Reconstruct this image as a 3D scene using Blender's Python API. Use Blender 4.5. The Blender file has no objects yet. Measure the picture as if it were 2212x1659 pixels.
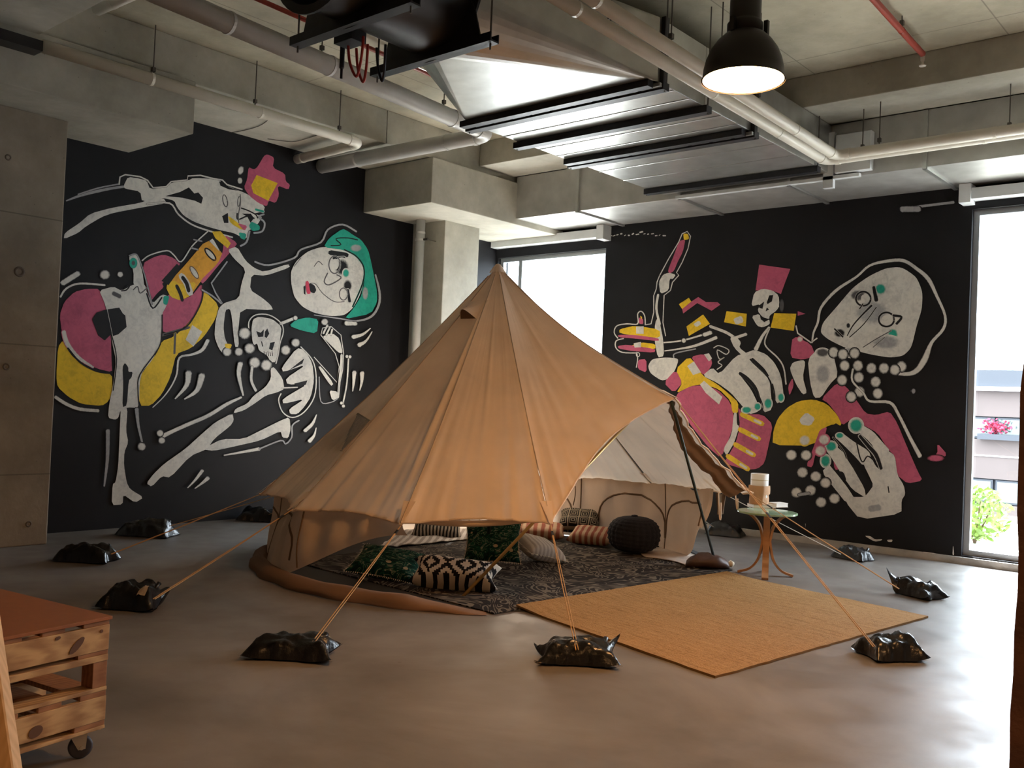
import bpy, bmesh, math, random
from math import sin, cos, pi, radians, sqrt, hypot, atan2
from mathutils import Vector, Matrix, noise

S = bpy.context.scene
COL = S.collection

# ------------------------------------------------------------------ camera
CAMH, FPX, PX, PY = 1.55, 2027.0, 1106.0, 829.5          # photograph is 2212 x 1659
_a, _b, _c = radians(40.83), radians(1.093), radians(2.376)
FW = Vector((-sin(_a) * cos(_b), cos(_a) * cos(_b), sin(_b)))
_r = Vector((cos(_a), sin(_a), 0)); _u = _r.cross(FW)
RT = _r * cos(_c) + _u * sin(_c)
UP = -_r * sin(_c) + _u * cos(_c)
EYE = Vector((0, 0, CAMH))
cam = bpy.data.objects.new('camera', bpy.data.cameras.new('camera')); COL.objects.link(cam)
cam.data.sensor_fit = 'HORIZONTAL'; cam.data.sensor_width = 36.0
cam.data.lens = FPX / 2212 * 36.0
cam.data.clip_start = 0.05; cam.data.clip_end = 300
cam.matrix_world = Matrix(((RT.x, UP.x, -FW.x, 0), (RT.y, UP.y, -FW.y, 0), (RT.z, UP.z, -FW.z, CAMH), (0, 0, 0, 1)))
S.camera = cam

# ------------------------------------------------------------------ world, sun, exposure
SKY = 10.0
W = bpy.data.worlds.new('sky'); S.world = W; W.use_nodes = True
bg = W.node_tree.nodes['Background']
bg.inputs[0].default_value = (0.78, 0.90, 1.0, 1); bg.inputs[1].default_value = SKY
sun = bpy.data.objects.new('sun', bpy.data.lights.new('sun', 'SUN')); COL.objects.link(sun)
sun.data.energy = 38.0; sun.data.angle = radians(2.0); sun.data.color = (0.97, 0.99, 1.0)
sun.rotation_euler = Vector((0.50, -1.1, -1.0)).to_track_quat('-Z', 'Y').to_euler()
for nm, x0, x1 in (('window_portal_a', -9.86, -7.8), ('window_portal_b', -2.92, -0.85)):   # sampling portals for the sky light
    l = bpy.data.lights.new(nm, 'AREA'); l.shape = 'RECTANGLE'; l.size = x1 - x0; l.size_y = 3.8
    l.cycles.is_portal = True
    o = bpy.data.objects.new(nm, l); COL.objects.link(o)
    o.location = ((x0 + x1) / 2, 11.24, 1.95); o.rotation_euler = (radians(-90), 0, 0)
vs = S.view_settings
vs.view_transform = 'Standard'; vs.look = 'None'; vs.gamma = 1.0; vs.use_curve_mapping = False
vs.exposure = 1.0
LAMP_POWER = 80.0

# ------------------------------------------------------------------ pixel helpers (a pixel gives a direction; the plane it touches gives the distance)
def ray(x, y):
    return FW + RT * ((x - PX) / FPX) - UP * ((y - PY) / FPX)
def on(x, y, axis, v):
    d = ray(x, y); i = 'XYZ'.index(axis)
    return EYE + d * ((v - EYE[i]) / d[i])
def fl(x, y, z=0.0):
    return on(x, y, 'Z', z)

# ------------------------------------------------------------------ materials
MATS = {}
def newmat(name):
    m = bpy.data.materials.new(name); m.use_nodes = True
    nt = m.node_tree; b = nt.nodes['Principled BSDF']
    MATS[name] = m
    return m, nt, b
def nd(nt, typ, **kw):
    n = nt.nodes.new(typ)
    for k, v in kw.items():
        if k.startswith('i_'):
            n.inputs[k[2:].replace('_', ' ')].default_value = v
        else:
            setattr(n, k, v)
    return n
def lk(nt, a, b): nt.links.new(a, b)
def c4(c): return (c[0], c[1], c[2], 1)
def ramp(nt, fac, stops, interp='LINEAR'):
    r = nt.nodes.new('ShaderNodeValToRGB'); r.color_ramp.interpolation = interp
    e = r.color_ramp.elements
    while len(e) < len(stops): e.new(0.5)
    for k, (p, c) in enumerate(stops):
        e[k].position = p; e[k].color = c4(c)
    lk(nt, fac, r.inputs[0]); return r.outputs[0]
def math_(nt, op, a, b=None, clamp=False):
    n = nt.nodes.new('ShaderNodeMath'); n.operation = op; n.use_clamp = clamp
    for k, v in enumerate((a, b)):
        if v is None: continue
        if isinstance(v, (int, float)): n.inputs[k].default_value = v
        else: lk(nt, v, n.inputs[k])
    return n.outputs[0]
def mixc(nt, fac, a, b, mode='MIX'):
    n = nt.nodes.new('ShaderNodeMix'); n.data_type = 'RGBA'; n.blend_type = mode
    for k, v in ((0, fac), (6, a), (7, b)):
        if isinstance(v, (int, float)): n.inputs[k].default_value = v
        elif isinstance(v, tuple): n.inputs[k].default_value = c4(v)
        else: lk(nt, v, n.inputs[k])
    return n.outputs[2]
def simple(name, col, rough=0.6, metal=0.0, var=0.0, scale=8.0, bump=0.0, bscale=60.0, spec=0.5, coord='Object'):
    m, nt, b = newmat(name)
    b.inputs['Base Color'].default_value = c4(col); b.inputs['Roughness'].default_value = rough
    b.inputs['Metallic'].default_value = metal; b.inputs['Specular IOR Level'].default_value = spec
    tc = nd(nt, 'ShaderNodeTexCoord')
    if var > 0:
        n = nd(nt, 'ShaderNodeTexNoise', i_Scale=scale, i_Detail=5.0); lk(nt, tc.outputs[coord], n.inputs['Vector'])
        lo = tuple(max(0, v * (1 - var)) for v in col); hi = tuple(min(1, v * (1 + var)) for v in col)
        lk(nt, ramp(nt, n.outputs['Fac'], [(0.3, lo), (0.7, hi)]), b.inputs['Base Color'])
    if bump > 0:
        n = nd(nt, 'ShaderNodeTexNoise', i_Scale=bscale, i_Detail=4.0); lk(nt, tc.outputs[coord], n.inputs['Vector'])
        bp = nd(nt, 'ShaderNodeBump', i_Strength=bump, i_Distance=0.02); lk(nt, n.outputs['Fac'], bp.inputs['Height'])
        lk(nt, bp.outputs[0], b.inputs['Normal'])
    return m
def concrete(name, col, rough=0.85, stain=(0.5, 0.45, 0.33), joints=None):
    m, nt, b = newmat(name)
    g = nd(nt, 'ShaderNodeNewGeometry'); pos = g.outputs['Position']
    n1 = nd(nt, 'ShaderNodeTexNoise', i_Scale=0.9, i_Detail=6.0, i_Roughness=0.65); lk(nt, pos, n1.inputs['Vector'])
    n2 = nd(nt, 'ShaderNodeTexNoise', i_Scale=14.0, i_Detail=6.0); lk(nt, pos, n2.inputs['Vector'])
    n3 = nd(nt, 'ShaderNodeTexVoronoi', i_Scale=9.0); lk(nt, pos, n3.inputs['Vector'])
    lo = tuple(v * 0.70 for v in col); hi = tuple(min(1, v * 1.20) for v in col)
    c = ramp(nt, n1.outputs['Fac'], [(0.36, lo), (0.64, hi)])
    c = mixc(nt, math_(nt, 'MULTIPLY', n2.outputs['Fac'], 0.35), c, tuple(v * s * 1.6 for v, s in zip(col, stain)))
    pits = math_(nt, 'LESS_THAN', n3.outputs['Distance'], 0.055)
    c = mixc(nt, math_(nt, 'MULTIPLY', pits, 0.45), c, tuple(v * 0.35 for v in col))
    hgt = n2.outputs['Fac']
    if joints:
        sx = nd(nt, 'ShaderNodeSeparateXYZ'); lk(nt, pos, sx.inputs[0])
        for ax, step, off in joints:
            f = math_(nt, 'FRACT', math_(nt, 'DIVIDE', math_(nt, 'ADD', sx.outputs['XYZ'.index(ax)], off), step))
            j = math_(nt, 'LESS_THAN', f, 0.012 / step)
            c = mixc(nt, math_(nt, 'MULTIPLY', j, 0.55), c, tuple(v * 0.3 for v in col))
    lk(nt, c, b.inputs['Base Color'])
    b.inputs['Roughness'].default_value = rough; b.inputs['Specular IOR Level'].default_value = 0.3
    bp = nd(nt, 'ShaderNodeBump', i_Strength=0.25, i_Distance=0.01); lk(nt, hgt, bp.inputs['Height']); lk(nt, bp.outputs[0], b.inputs['Normal'])
    return m

def make_floor_mat():
    m, nt, b = newmat('floor_concrete')
    g = nd(nt, 'ShaderNodeNewGeometry'); pos = g.outputs['Position']
    n1 = nd(nt, 'ShaderNodeTexNoise', i_Scale=0.55, i_Detail=7.0, i_Roughness=0.62, i_Distortion=0.6); lk(nt, pos, n1.inputs['Vector'])
    n2 = nd(nt, 'ShaderNodeTexNoise', i_Scale=5.0, i_Detail=8.0, i_Roughness=0.7); lk(nt, pos, n2.inputs['Vector'])
    n3 = nd(nt, 'ShaderNodeTexNoise', i_Scale=2.6, i_Detail=2.0); lk(nt, pos, n3.inputs['Vector'])
    vo = nd(nt, 'ShaderNodeTexVoronoi', i_Scale=2.3); lk(nt, pos, vo.inputs['Vector'])
    c = ramp(nt, n1.outputs['Fac'], [(0.34, (0.115, 0.098, 0.085)), (0.5, (0.185, 0.165, 0.148)), (0.66, (0.27, 0.248, 0.232))])
    c = mixc(nt, math_(nt, 'MULTIPLY', n2.outputs['Fac'], 0.34), c, (0.21, 0.19, 0.172))
    spot = math_(nt, 'LESS_THAN', math_(nt, 'ADD', vo.outputs['Distance'], math_(nt, 'MULTIPLY', n2.outputs['Fac'], 0.06)), 0.055)
    c = mixc(nt, math_(nt, 'MULTIPLY', spot, 0.6), c, (0.10, 0.075, 0.055))
    lk(nt, c, b.inputs['Base Color'])
    lk(nt, ramp(nt, n3.outputs['Fac'], [(0.3, (0.34,) * 3), (0.7, (0.52,) * 3)]), b.inputs['Roughness'])
    b.inputs['Specular IOR Level'].default_value = 0.45
    bp = nd(nt, 'ShaderNodeBump', i_Strength=0.08, i_Distance=0.01); lk(nt, n2.outputs['Fac'], bp.inputs['Height']); lk(nt, bp.outputs[0], b.inputs['Normal'])
make_floor_mat()
concrete('concrete', (0.44, 0.435, 0.385))
concrete('concrete_slab', (0.47, 0.445, 0.355), joints=[('X', 1.8, 0.4), ('Y', 2.4, 0.9)])
concrete('concrete_column', (0.34, 0.30, 0.245), joints=[('Z', 1.22, 0.55)])
concrete('concrete_wall', (0.20, 0.17, 0.14))
simple('black_paint', (0.010, 0.010, 0.012), 0.6, var=0.25, scale=1.2, spec=0.22)
simple('kerb_concrete', (0.40, 0.385, 0.36), 0.8, var=0.2, scale=6, bump=0.2)
PCOL = dict(W=(0.66, 0.66, 0.63), G=(0.36, 0.37, 0.39), P=(0.50, 0.105, 0.19), Y=(0.78, 0.53, 0.03), T=(0.02, 0.36, 0.27), K=(0.010, 0.010, 0.012), O=(0.74, 0.37, 0.04), S=(0.10, 0.10, 0.105), R=(0.62, 0.06, 0.12))
def make_paint():
    m, nt, b = newmat('mural_paint')
    g = nd(nt, 'ShaderNodeNewGeometry'); pos = g.outputs['Position']
    fg = nd(nt, 'ShaderNodeAttribute', attribute_name='fg'); bgc = nd(nt, 'ShaderNodeAttribute', attribute_name='bgc'); at = nd(nt, 'ShaderNodeAttribute', attribute_name='cov')
    n2 = nd(nt, 'ShaderNodeTexNoise', i_Scale=45.0, i_Detail=3.0); lk(nt, pos, n2.inputs['Vector'])
    e = math_(nt, 'ADD', at.outputs['Fac'], math_(nt, 'MULTIPLY', math_(nt, 'SUBTRACT', n2.outputs['Fac'], 0.5), 0.45))
    mr = nd(nt, 'ShaderNodeMapRange', interpolation_type='SMOOTHSTEP'); lk(nt, e, mr.inputs['Value'])
    mr.inputs['From Min'].default_value = 0.10; mr.inputs['From Max'].default_value = 0.80
    c = mixc(nt, mr.outputs[0], bgc.outputs['Color'], fg.outputs['Color'])
    n = nd(nt, 'ShaderNodeTexNoise', i_Scale=3.2, i_Detail=6.0, i_Roughness=0.75); lk(nt, pos, n.inputs['Vector'])
    n3 = nd(nt, 'ShaderNodeTexNoise', i_Scale=14.0, i_Detail=3.0, i_Distortion=1.5); lk(nt, pos, n3.inputs['Vector'])
    v = math_(nt, 'ADD', math_(nt, 'MULTIPLY', n.outputs['Fac'], 0.62), math_(nt, 'MULTIPLY', n3.outputs['Fac'], 0.38))
    lk(nt, mixc(nt, 1.0, c, ramp(nt, v, [(0.34, (0.70, 0.71, 0.73)), (0.52, (0.98, 0.98, 0.97)), (0.66, (1.10, 1.09, 1.06))]), 'MULTIPLY'), b.inputs['Base Color'])
    b.inputs['Roughness'].default_value = 0.55; b.inputs['Specular IOR Level'].default_value = 0.22
make_paint()
simple('galvanised', (0.50, 0.51, 0.49), 0.30, 0.75, var=0.12, scale=5, bump=0.03, bscale=9)
simple('galvanised_dull', (0.50, 0.50, 0.48), 0.42, 0.6, var=0.15, scale=4, bump=0.03, bscale=9)
simple('black_steel', (0.020, 0.021, 0.026), 0.45, 0.3, var=0.3, scale=6)
simple('dark_sheet', (0.035, 0.034, 0.035), 0.4, 0.6, var=0.3, scale=3)
simple('rod_steel', (0.14, 0.13, 0.12), 0.5, 0.8)
simple('pvc', (0.70, 0.68, 0.60), 0.4, var=0.05, scale=4)
simple('pvc_grey', (0.58, 0.58, 0.56), 0.4, var=0.05, scale=4)
simple('red_pipe', (0.30, 0.035, 0.02), 0.45, var=0.15)
simple('red_cable', (0.40, 0.03, 0.02), 0.5)
simple('white_metal', (0.62, 0.65, 0.66), 0.45, var=0.05)
simple('aluminium', (0.42, 0.45, 0.48), 0.4, 0.6)
simple('brown_jamb', (0.12, 0.052, 0.032), 0.6, var=0.3, scale=12, bump=0.3)
simple('lamp_black', (0.022, 0.018, 0.015), 0.45, 0.2)
simple('lamp_inner', (0.85, 0.78, 0.62), 0.4)
def emit(name, col, s):
    m, nt, b = newmat(name)
    b.inputs['Base Color'].default_value = c4(col); b.inputs['Emission Color'].default_value = c4(col); b.inputs['Emission Strength'].default_value = s
emit('lamp_glow', (1.0, 0.50, 0.19), LAMP_POWER)

def make_canvas(name, col, trans, wr=0.22):
    m, nt, b = newmat(name)
    tc = nd(nt, 'ShaderNodeTexCoord')
    uv = tc.outputs['UV']
    mp = nd(nt, 'ShaderNodeMapping'); mp.inputs['Scale'].default_value = (13.0, 1.4, 1); lk(nt, uv, mp.inputs['Vector'])
    n = nd(nt, 'ShaderNodeTexNoise', i_Scale=1.0, i_Detail=4.0, i_Distortion=0.8); lk(nt, mp.outputs[0], n.inputs['Vector'])
    n2 = nd(nt, 'ShaderNodeTexNoise', i_Scale=2.2, i_Detail=4.0); lk(nt, tc.outputs['Object'], n2.inputs['Vector'])
    c = ramp(nt, n2.outputs['Fac'], [(0.3, tuple(v * 0.88 for v in col)), (0.7, tuple(min(1, v * 1.07) for v in col))])
    lk(nt, c, b.inputs['Base Color']); b.inputs['Roughness'].default_value = 0.9; b.inputs['Specular IOR Level'].default_value = 0.1
    h = math_(nt, 'ADD', n.outputs['Fac'], math_(nt, 'MULTIPLY', n2.outputs['Fac'], 0.6))
    bp = nd(nt, 'ShaderNodeBump', i_Strength=wr, i_Distance=0.03); lk(nt, h, bp.inputs['Height']); lk(nt, bp.outputs[0], b.inputs['Normal'])
    t = nd(nt, 'ShaderNodeBsdfTranslucent'); lk(nt, c, t.inputs['Color']); lk(nt, bp.outputs[0], t.inputs['Normal'])
    mx = nd(nt, 'ShaderNodeMixShader'); mx.inputs[0].default_value = trans
    out = nt.nodes['Material Output']
    lk(nt, b.outputs[0], mx.inputs[1]); lk(nt, t.outputs[0], mx.inputs[2]); lk(nt, mx.outputs[0], out.inputs[0])
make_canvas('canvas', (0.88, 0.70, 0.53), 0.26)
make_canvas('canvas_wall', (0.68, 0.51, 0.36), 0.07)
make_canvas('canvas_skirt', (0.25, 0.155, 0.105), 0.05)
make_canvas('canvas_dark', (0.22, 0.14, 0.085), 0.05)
simple('seam', (0.50, 0.38, 0.26), 0.9)
simple('vent_mesh', (0.46, 0.37, 0.29), 0.9, var=0.2, scale=40, bump=0.5, bscale=90)
simple('groundsheet', (0.012, 0.012, 0.012), 0.7)
simple('rope', (0.50, 0.30, 0.13), 0.8)
simple('rope_white', (0.60, 0.56, 0.48), 0.8)
simple('slider_black', (0.02, 0.02, 0.02), 0.5)
simple('pole_steel', (0.045, 0.06, 0.05), 0.35, 0.6)
simple('pole_brass', (0.55, 0.36, 0.13), 0.35, 0.6)
simple('bag_plastic', (0.008, 0.008, 0.009), 0.28, var=0.2, bump=0.5, bscale=14, spec=0.55)
simple('bag_label', (0.45, 0.38, 0.30), 0.6)
simple('glass_green', (0.28, 0.42, 0.27), 0.12, spec=0.7)
simple('table_wood', (0.40, 0.20, 0.085), 0.35, var=0.2, scale=7)
simple('kraft', (0.47, 0.27, 0.14), 0.8, var=0.12, bump=0.3, bscale=20)
simple('paper_white', (0.78, 0.76, 0.71), 0.7)
simple('book_cover', (0.55, 0.47, 0.34), 0.5)
simple('pouf_knit', (0.010, 0.011, 0.017), 0.95, bump=0.4, bscale=50)
simple('hide_white', (0.50, 0.44, 0.39), 0.9, var=0.15)
simple('hide_black', (0.014, 0.012, 0.012), 0.9)
simple('leather_brown', (0.075, 0.04, 0.03), 0.5, var=0.3)
simple('wheel_rubber', (0.045, 0.045, 0.06), 0.5)
simple('castor_steel', (0.60, 0.56, 0.50), 0.4, 0.35)
simple('hardboard', (0.33, 0.125, 0.05), 0.45, var=0.06, scale=30)
simple('fringe', (0.62, 0.55, 0.42), 0.9)
def wood(name, a, b_, axis=(1, 6, 6)):
    m, nt, b = newmat(name)
    tc = nd(nt, 'ShaderNodeTexCoord'); mp = nd(nt, 'ShaderNodeMapping'); mp.inputs['Scale'].default_value = axis
    lk(nt, tc.outputs['Object'], mp.inputs['Vector'])
    n = nd(nt, 'ShaderNodeTexNoise', i_Scale=4.0, i_Detail=7.0, i_Distortion=1.2); lk(nt, mp.outputs[0], n.inputs['Vector'])
    w = nd(nt, 'ShaderNodeTexWave', i_Scale=2.0, i_Distortion=7.0, i_Detail=2.0); lk(nt, mp.outputs[0], w.inputs['Vector'])
    f = math_(nt, 'ADD', math_(nt, 'MULTIPLY', n.outputs['Fac'], 0.7), math_(nt, 'MULTIPLY', w.outputs['Fac'], 0.3))
    lk(nt, ramp(nt, f, [(0.3, a), (0.68, b_)]), b.inputs['Base Color']); b.inputs['Roughness'].default_value = 0.6
wood('pine', (0.36, 0.20, 0.09), (0.62, 0.41, 0.20), (6, 1, 6))
wood('pine_red', (0.26, 0.11, 0.045), (0.42, 0.20, 0.09), (6, 1, 6))
wood('pine_post', (0.66, 0.40, 0.18), (0.78, 0.50, 0.24), (9, 9, .5))
simple('knot', (0.13, 0.06, 0.03), 0.6)

def uvpattern(name, build, rough=0.9, bump=0.25):
    m, nt, b = newmat(name)
    tc = nd(nt, 'ShaderNodeTexCoord')
    col = build(nt, tc)
    lk(nt, col, b.inputs['Base Color']); b.inputs['Roughness'].default_value = rough; b.inputs['Specular IOR Level'].default_value = 0.15
    n = nd(nt, 'ShaderNodeTexNoise', i_Scale=180.0); lk(nt, tc.outputs['UV'], n.inputs['Vector'])
    bp = nd(nt, 'ShaderNodeBump', i_Strength=bump, i_Distance=0.01); lk(nt, n.outputs['Fac'], bp.inputs['Height']); lk(nt, bp.outputs[0], b.inputs['Normal'])
def pat_rug(nt, tc):
    w = nd(nt, 'ShaderNodeTexNoise', i_Scale=1.5, i_Detail=1.0, i_Distortion=3.6); lk(nt, tc.outputs['Object'], w.inputs['Vector'])
    s = math_(nt, 'FRACT', math_(nt, 'MULTIPLY', w.outputs['Fac'], 9.0))
    w2 = nd(nt, 'ShaderNodeTexNoise', i_Scale=7.0, i_Detail=3.0); lk(nt, tc.outputs['Object'], w2.inputs['Vector'])
    f = math_(nt, 'ADD', math_(nt, 'ABSOLUTE', math_(nt, 'SUBTRACT', s, 0.5)), math_(nt, 'MULTIPLY', math_(nt, 'SUBTRACT', w2.outputs['Fac'], 0.5), 0.9))
    return ramp(nt, f, [(0.15, (0.15, 0.13, 0.105)), (0.21, (0.014, 0.011, 0.010))])
def pat_ikat(nt, tc):
    sp = nd(nt, 'ShaderNodeSeparateXYZ'); lk(nt, tc.outputs['UV'], sp.inputs[0])
    qu = math_(nt, 'DIVIDE', math_(nt, 'FLOOR', math_(nt, 'MULTIPLY', sp.outputs[0], 40.0)), 40.0)
    qv = math_(nt, 'DIVIDE', math_(nt, 'FLOOR', math_(nt, 'MULTIPLY', sp.outputs[1], 16.0)), 16.0)
    du = math_(nt, 'ABSOLUTE', math_(nt, 'SUBTRACT', math_(nt, 'FRACT', math_(nt, 'MULTIPLY', qu, 2.5)), 0.5))
    dv = math_(nt, 'ABSOLUTE', math_(nt, 'SUBTRACT', qv, 0.5))
    s = math_(nt, 'FRACT', math_(nt, 'MULTIPLY', math_(nt, 'ADD', du, math_(nt, 'MULTIPLY', dv, 0.8)), 3.2))
    return ramp(nt, s, [(0.48, (0.62, 0.54, 0.44)), (0.5, (0.012, 0.010, 0.010))], 'CONSTANT')
def pat_leaf(nt, tc):
    n = nd(nt, 'ShaderNodeTexNoise', i_Scale=3.2, i_Detail=2.0, i_Distortion=2.4); lk(nt, tc.outputs['UV'], n.inputs['Vector'])
    s = math_(nt, 'ABSOLUTE', math_(nt, 'SUBTRACT', math_(nt, 'FRACT', math_(nt, 'MULTIPLY', n.outputs['Fac'], 5.0)), 0.5))
    a = ramp(nt, s, [(0.0, (0.003, 0.012, 0.008)), (0.26, (0.006, 0.05, 0.03)), (0.44, (0.01, 0.08, 0.045)), (0.485, (0.30, 0.26, 0.17))])
    n2 = nd(nt, 'ShaderNodeTexVoronoi', i_Scale=3.4); lk(nt, tc.outputs['UV'], n2.inputs['Vector'])
    return mixc(nt, math_(nt, 'LESS_THAN', n2.outputs['Distance'], 0.14), a, (0.44, 0.34, 0.19))
def pat_stripe(c1, c2, k, axis=0):
    def f(nt, tc):
        sp = nd(nt, 'ShaderNodeSeparateXYZ'); lk(nt, tc.outputs['UV'], sp.inputs[0])
        n = nd(nt, 'ShaderNodeTexNoise', i_Scale=9.0); lk(nt, tc.outputs['UV'], n.inputs['Vector'])
        s = math_(nt, 'FRACT', math_(nt, 'ADD', math_(nt, 'MULTIPLY', sp.outputs[axis], k), math_(nt, 'MULTIPLY', n.outputs['Fac'], 0.2)))
        return ramp(nt, s, [(0.40, c1), (0.52, c2), (0.92, c2), (1.0, c1)])
    return f
def pat_key(nt, tc):
    sp = nd(nt, 'ShaderNodeSeparateXYZ'); lk(nt, tc.outputs['UV'], sp.inputs[0])
    fu = math_(nt, 'ABSOLUTE', math_(nt, 'SUBTRACT', math_(nt, 'FRACT', math_(nt, 'MULTIPLY', sp.outputs[0], 4.0)), 0.5))
    fv = math_(nt, 'ABSOLUTE', math_(nt, 'SUBTRACT', math_(nt, 'FRACT', math_(nt, 'MULTIPLY', sp.outputs[1], 3.0)), 0.5))
    s = math_(nt, 'FRACT', math_(nt, 'MULTIPLY', math_(nt, 'MAXIMUM', fu, fv), 6.0))
    return ramp(nt, s, [(0.6, (0.020, 0.017, 0.015)), (0.62, (0.34, 0.29, 0.21))], 'CONSTANT')
def pat_jute(nt, tc):
    mp = nd(nt, 'ShaderNodeMapping'); mp.inputs['Scale'].default_value = (3.0, 90.0, 1); lk(nt, tc.outputs['UV'], mp.inputs['Vector'])
    n = nd(nt, 'ShaderNodeTexNoise', i_Scale=2.0, i_Detail=4.0); lk(nt, mp.outputs[0], n.inputs['Vector'])
    n2 = nd(nt, 'ShaderNodeTexNoise', i_Scale=60.0, i_Detail=2.0); lk(nt, tc.outputs['UV'], n2.inputs['Vector'])
    f = math_(nt, 'ADD', math_(nt, 'MULTIPLY', n.outputs['Fac'], 0.65), math_(nt, 'MULTIPLY', n2.outputs['Fac'], 0.35))
    return ramp(nt, f, [(0.30, (0.20, 0.105, 0.036)), (0.48, (0.34, 0.195, 0.072)), (0.7, (0.43, 0.26, 0.105))])
uvpattern('rug_damask', pat_rug); uvpattern('ikat', pat_ikat); uvpattern('leaf_print', pat_leaf)
uvpattern('terracotta_stripe', pat_stripe((0.30, 0.10, 0.065), (0.50, 0.36, 0.24), 7.0)); uvpattern('greek_key', pat_key)
uvpattern('jute', pat_jute, 0.95, 0.6)
uvpattern('white_woven', pat_stripe((0.44, 0.40, 0.36), (0.60, 0.57, 0.52), 9.0))
uvpattern('throw_stripe', pat_stripe((0.62, 0.60, 0.58), (0.36, 0.33, 0.31), 11.0))
uvpattern('dark_ikat', pat_stripe((0.02, 0.02, 0.02), (0.40, 0.36, 0.30), 14.0))
def make_glass():
    m, nt, b = newmat('window_glass')
    t = nd(nt, 'ShaderNodeBsdfTransparent'); g = nd(nt, 'ShaderNodeBsdfGlossy', i_Roughness=0.02)
    mx = nd(nt, 'ShaderNodeMixShader'); mx.inputs[0].default_value = 0.05
    lk(nt, t.outputs[0], mx.inputs[1]); lk(nt, g.outputs[0], mx.inputs[2]); lk(nt, mx.outputs[0], nt.nodes['Material Output'].inputs[0])
make_glass()
simple('facade_brown', (0.075, 0.056, 0.050), 0.8, var=0.1, scale=0.6)
simple('facade_dark', (0.022, 0.025, 0.032), 0.6)
simple('facade_white', (0.75, 0.75, 0.75), 0.6)
simple('facade_glass', (0.02, 0.035, 0.03), 0.15, spec=0.8)
simple('terrace_paving', (0.42, 0.40, 0.36), 0.8, var=0.15, scale=3)
simple('asphalt', (0.035, 0.035, 0.037), 0.9, var=0.2, scale=1)
simple('leaf_green', (0.16, 0.27, 0.035), 0.55, var=0.4, scale=14)
simple('leaf_dark', (0.06, 0.13, 0.03), 0.55, var=0.4, scale=14)
simple('stem_brown', (0.10, 0.06, 0.035), 0.8)
simple('planter_grey', (0.3, 0.3, 0.3), 0.8)
simple('reflection_red', (0.30, 0.02, 0.05), 0.6)

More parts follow.
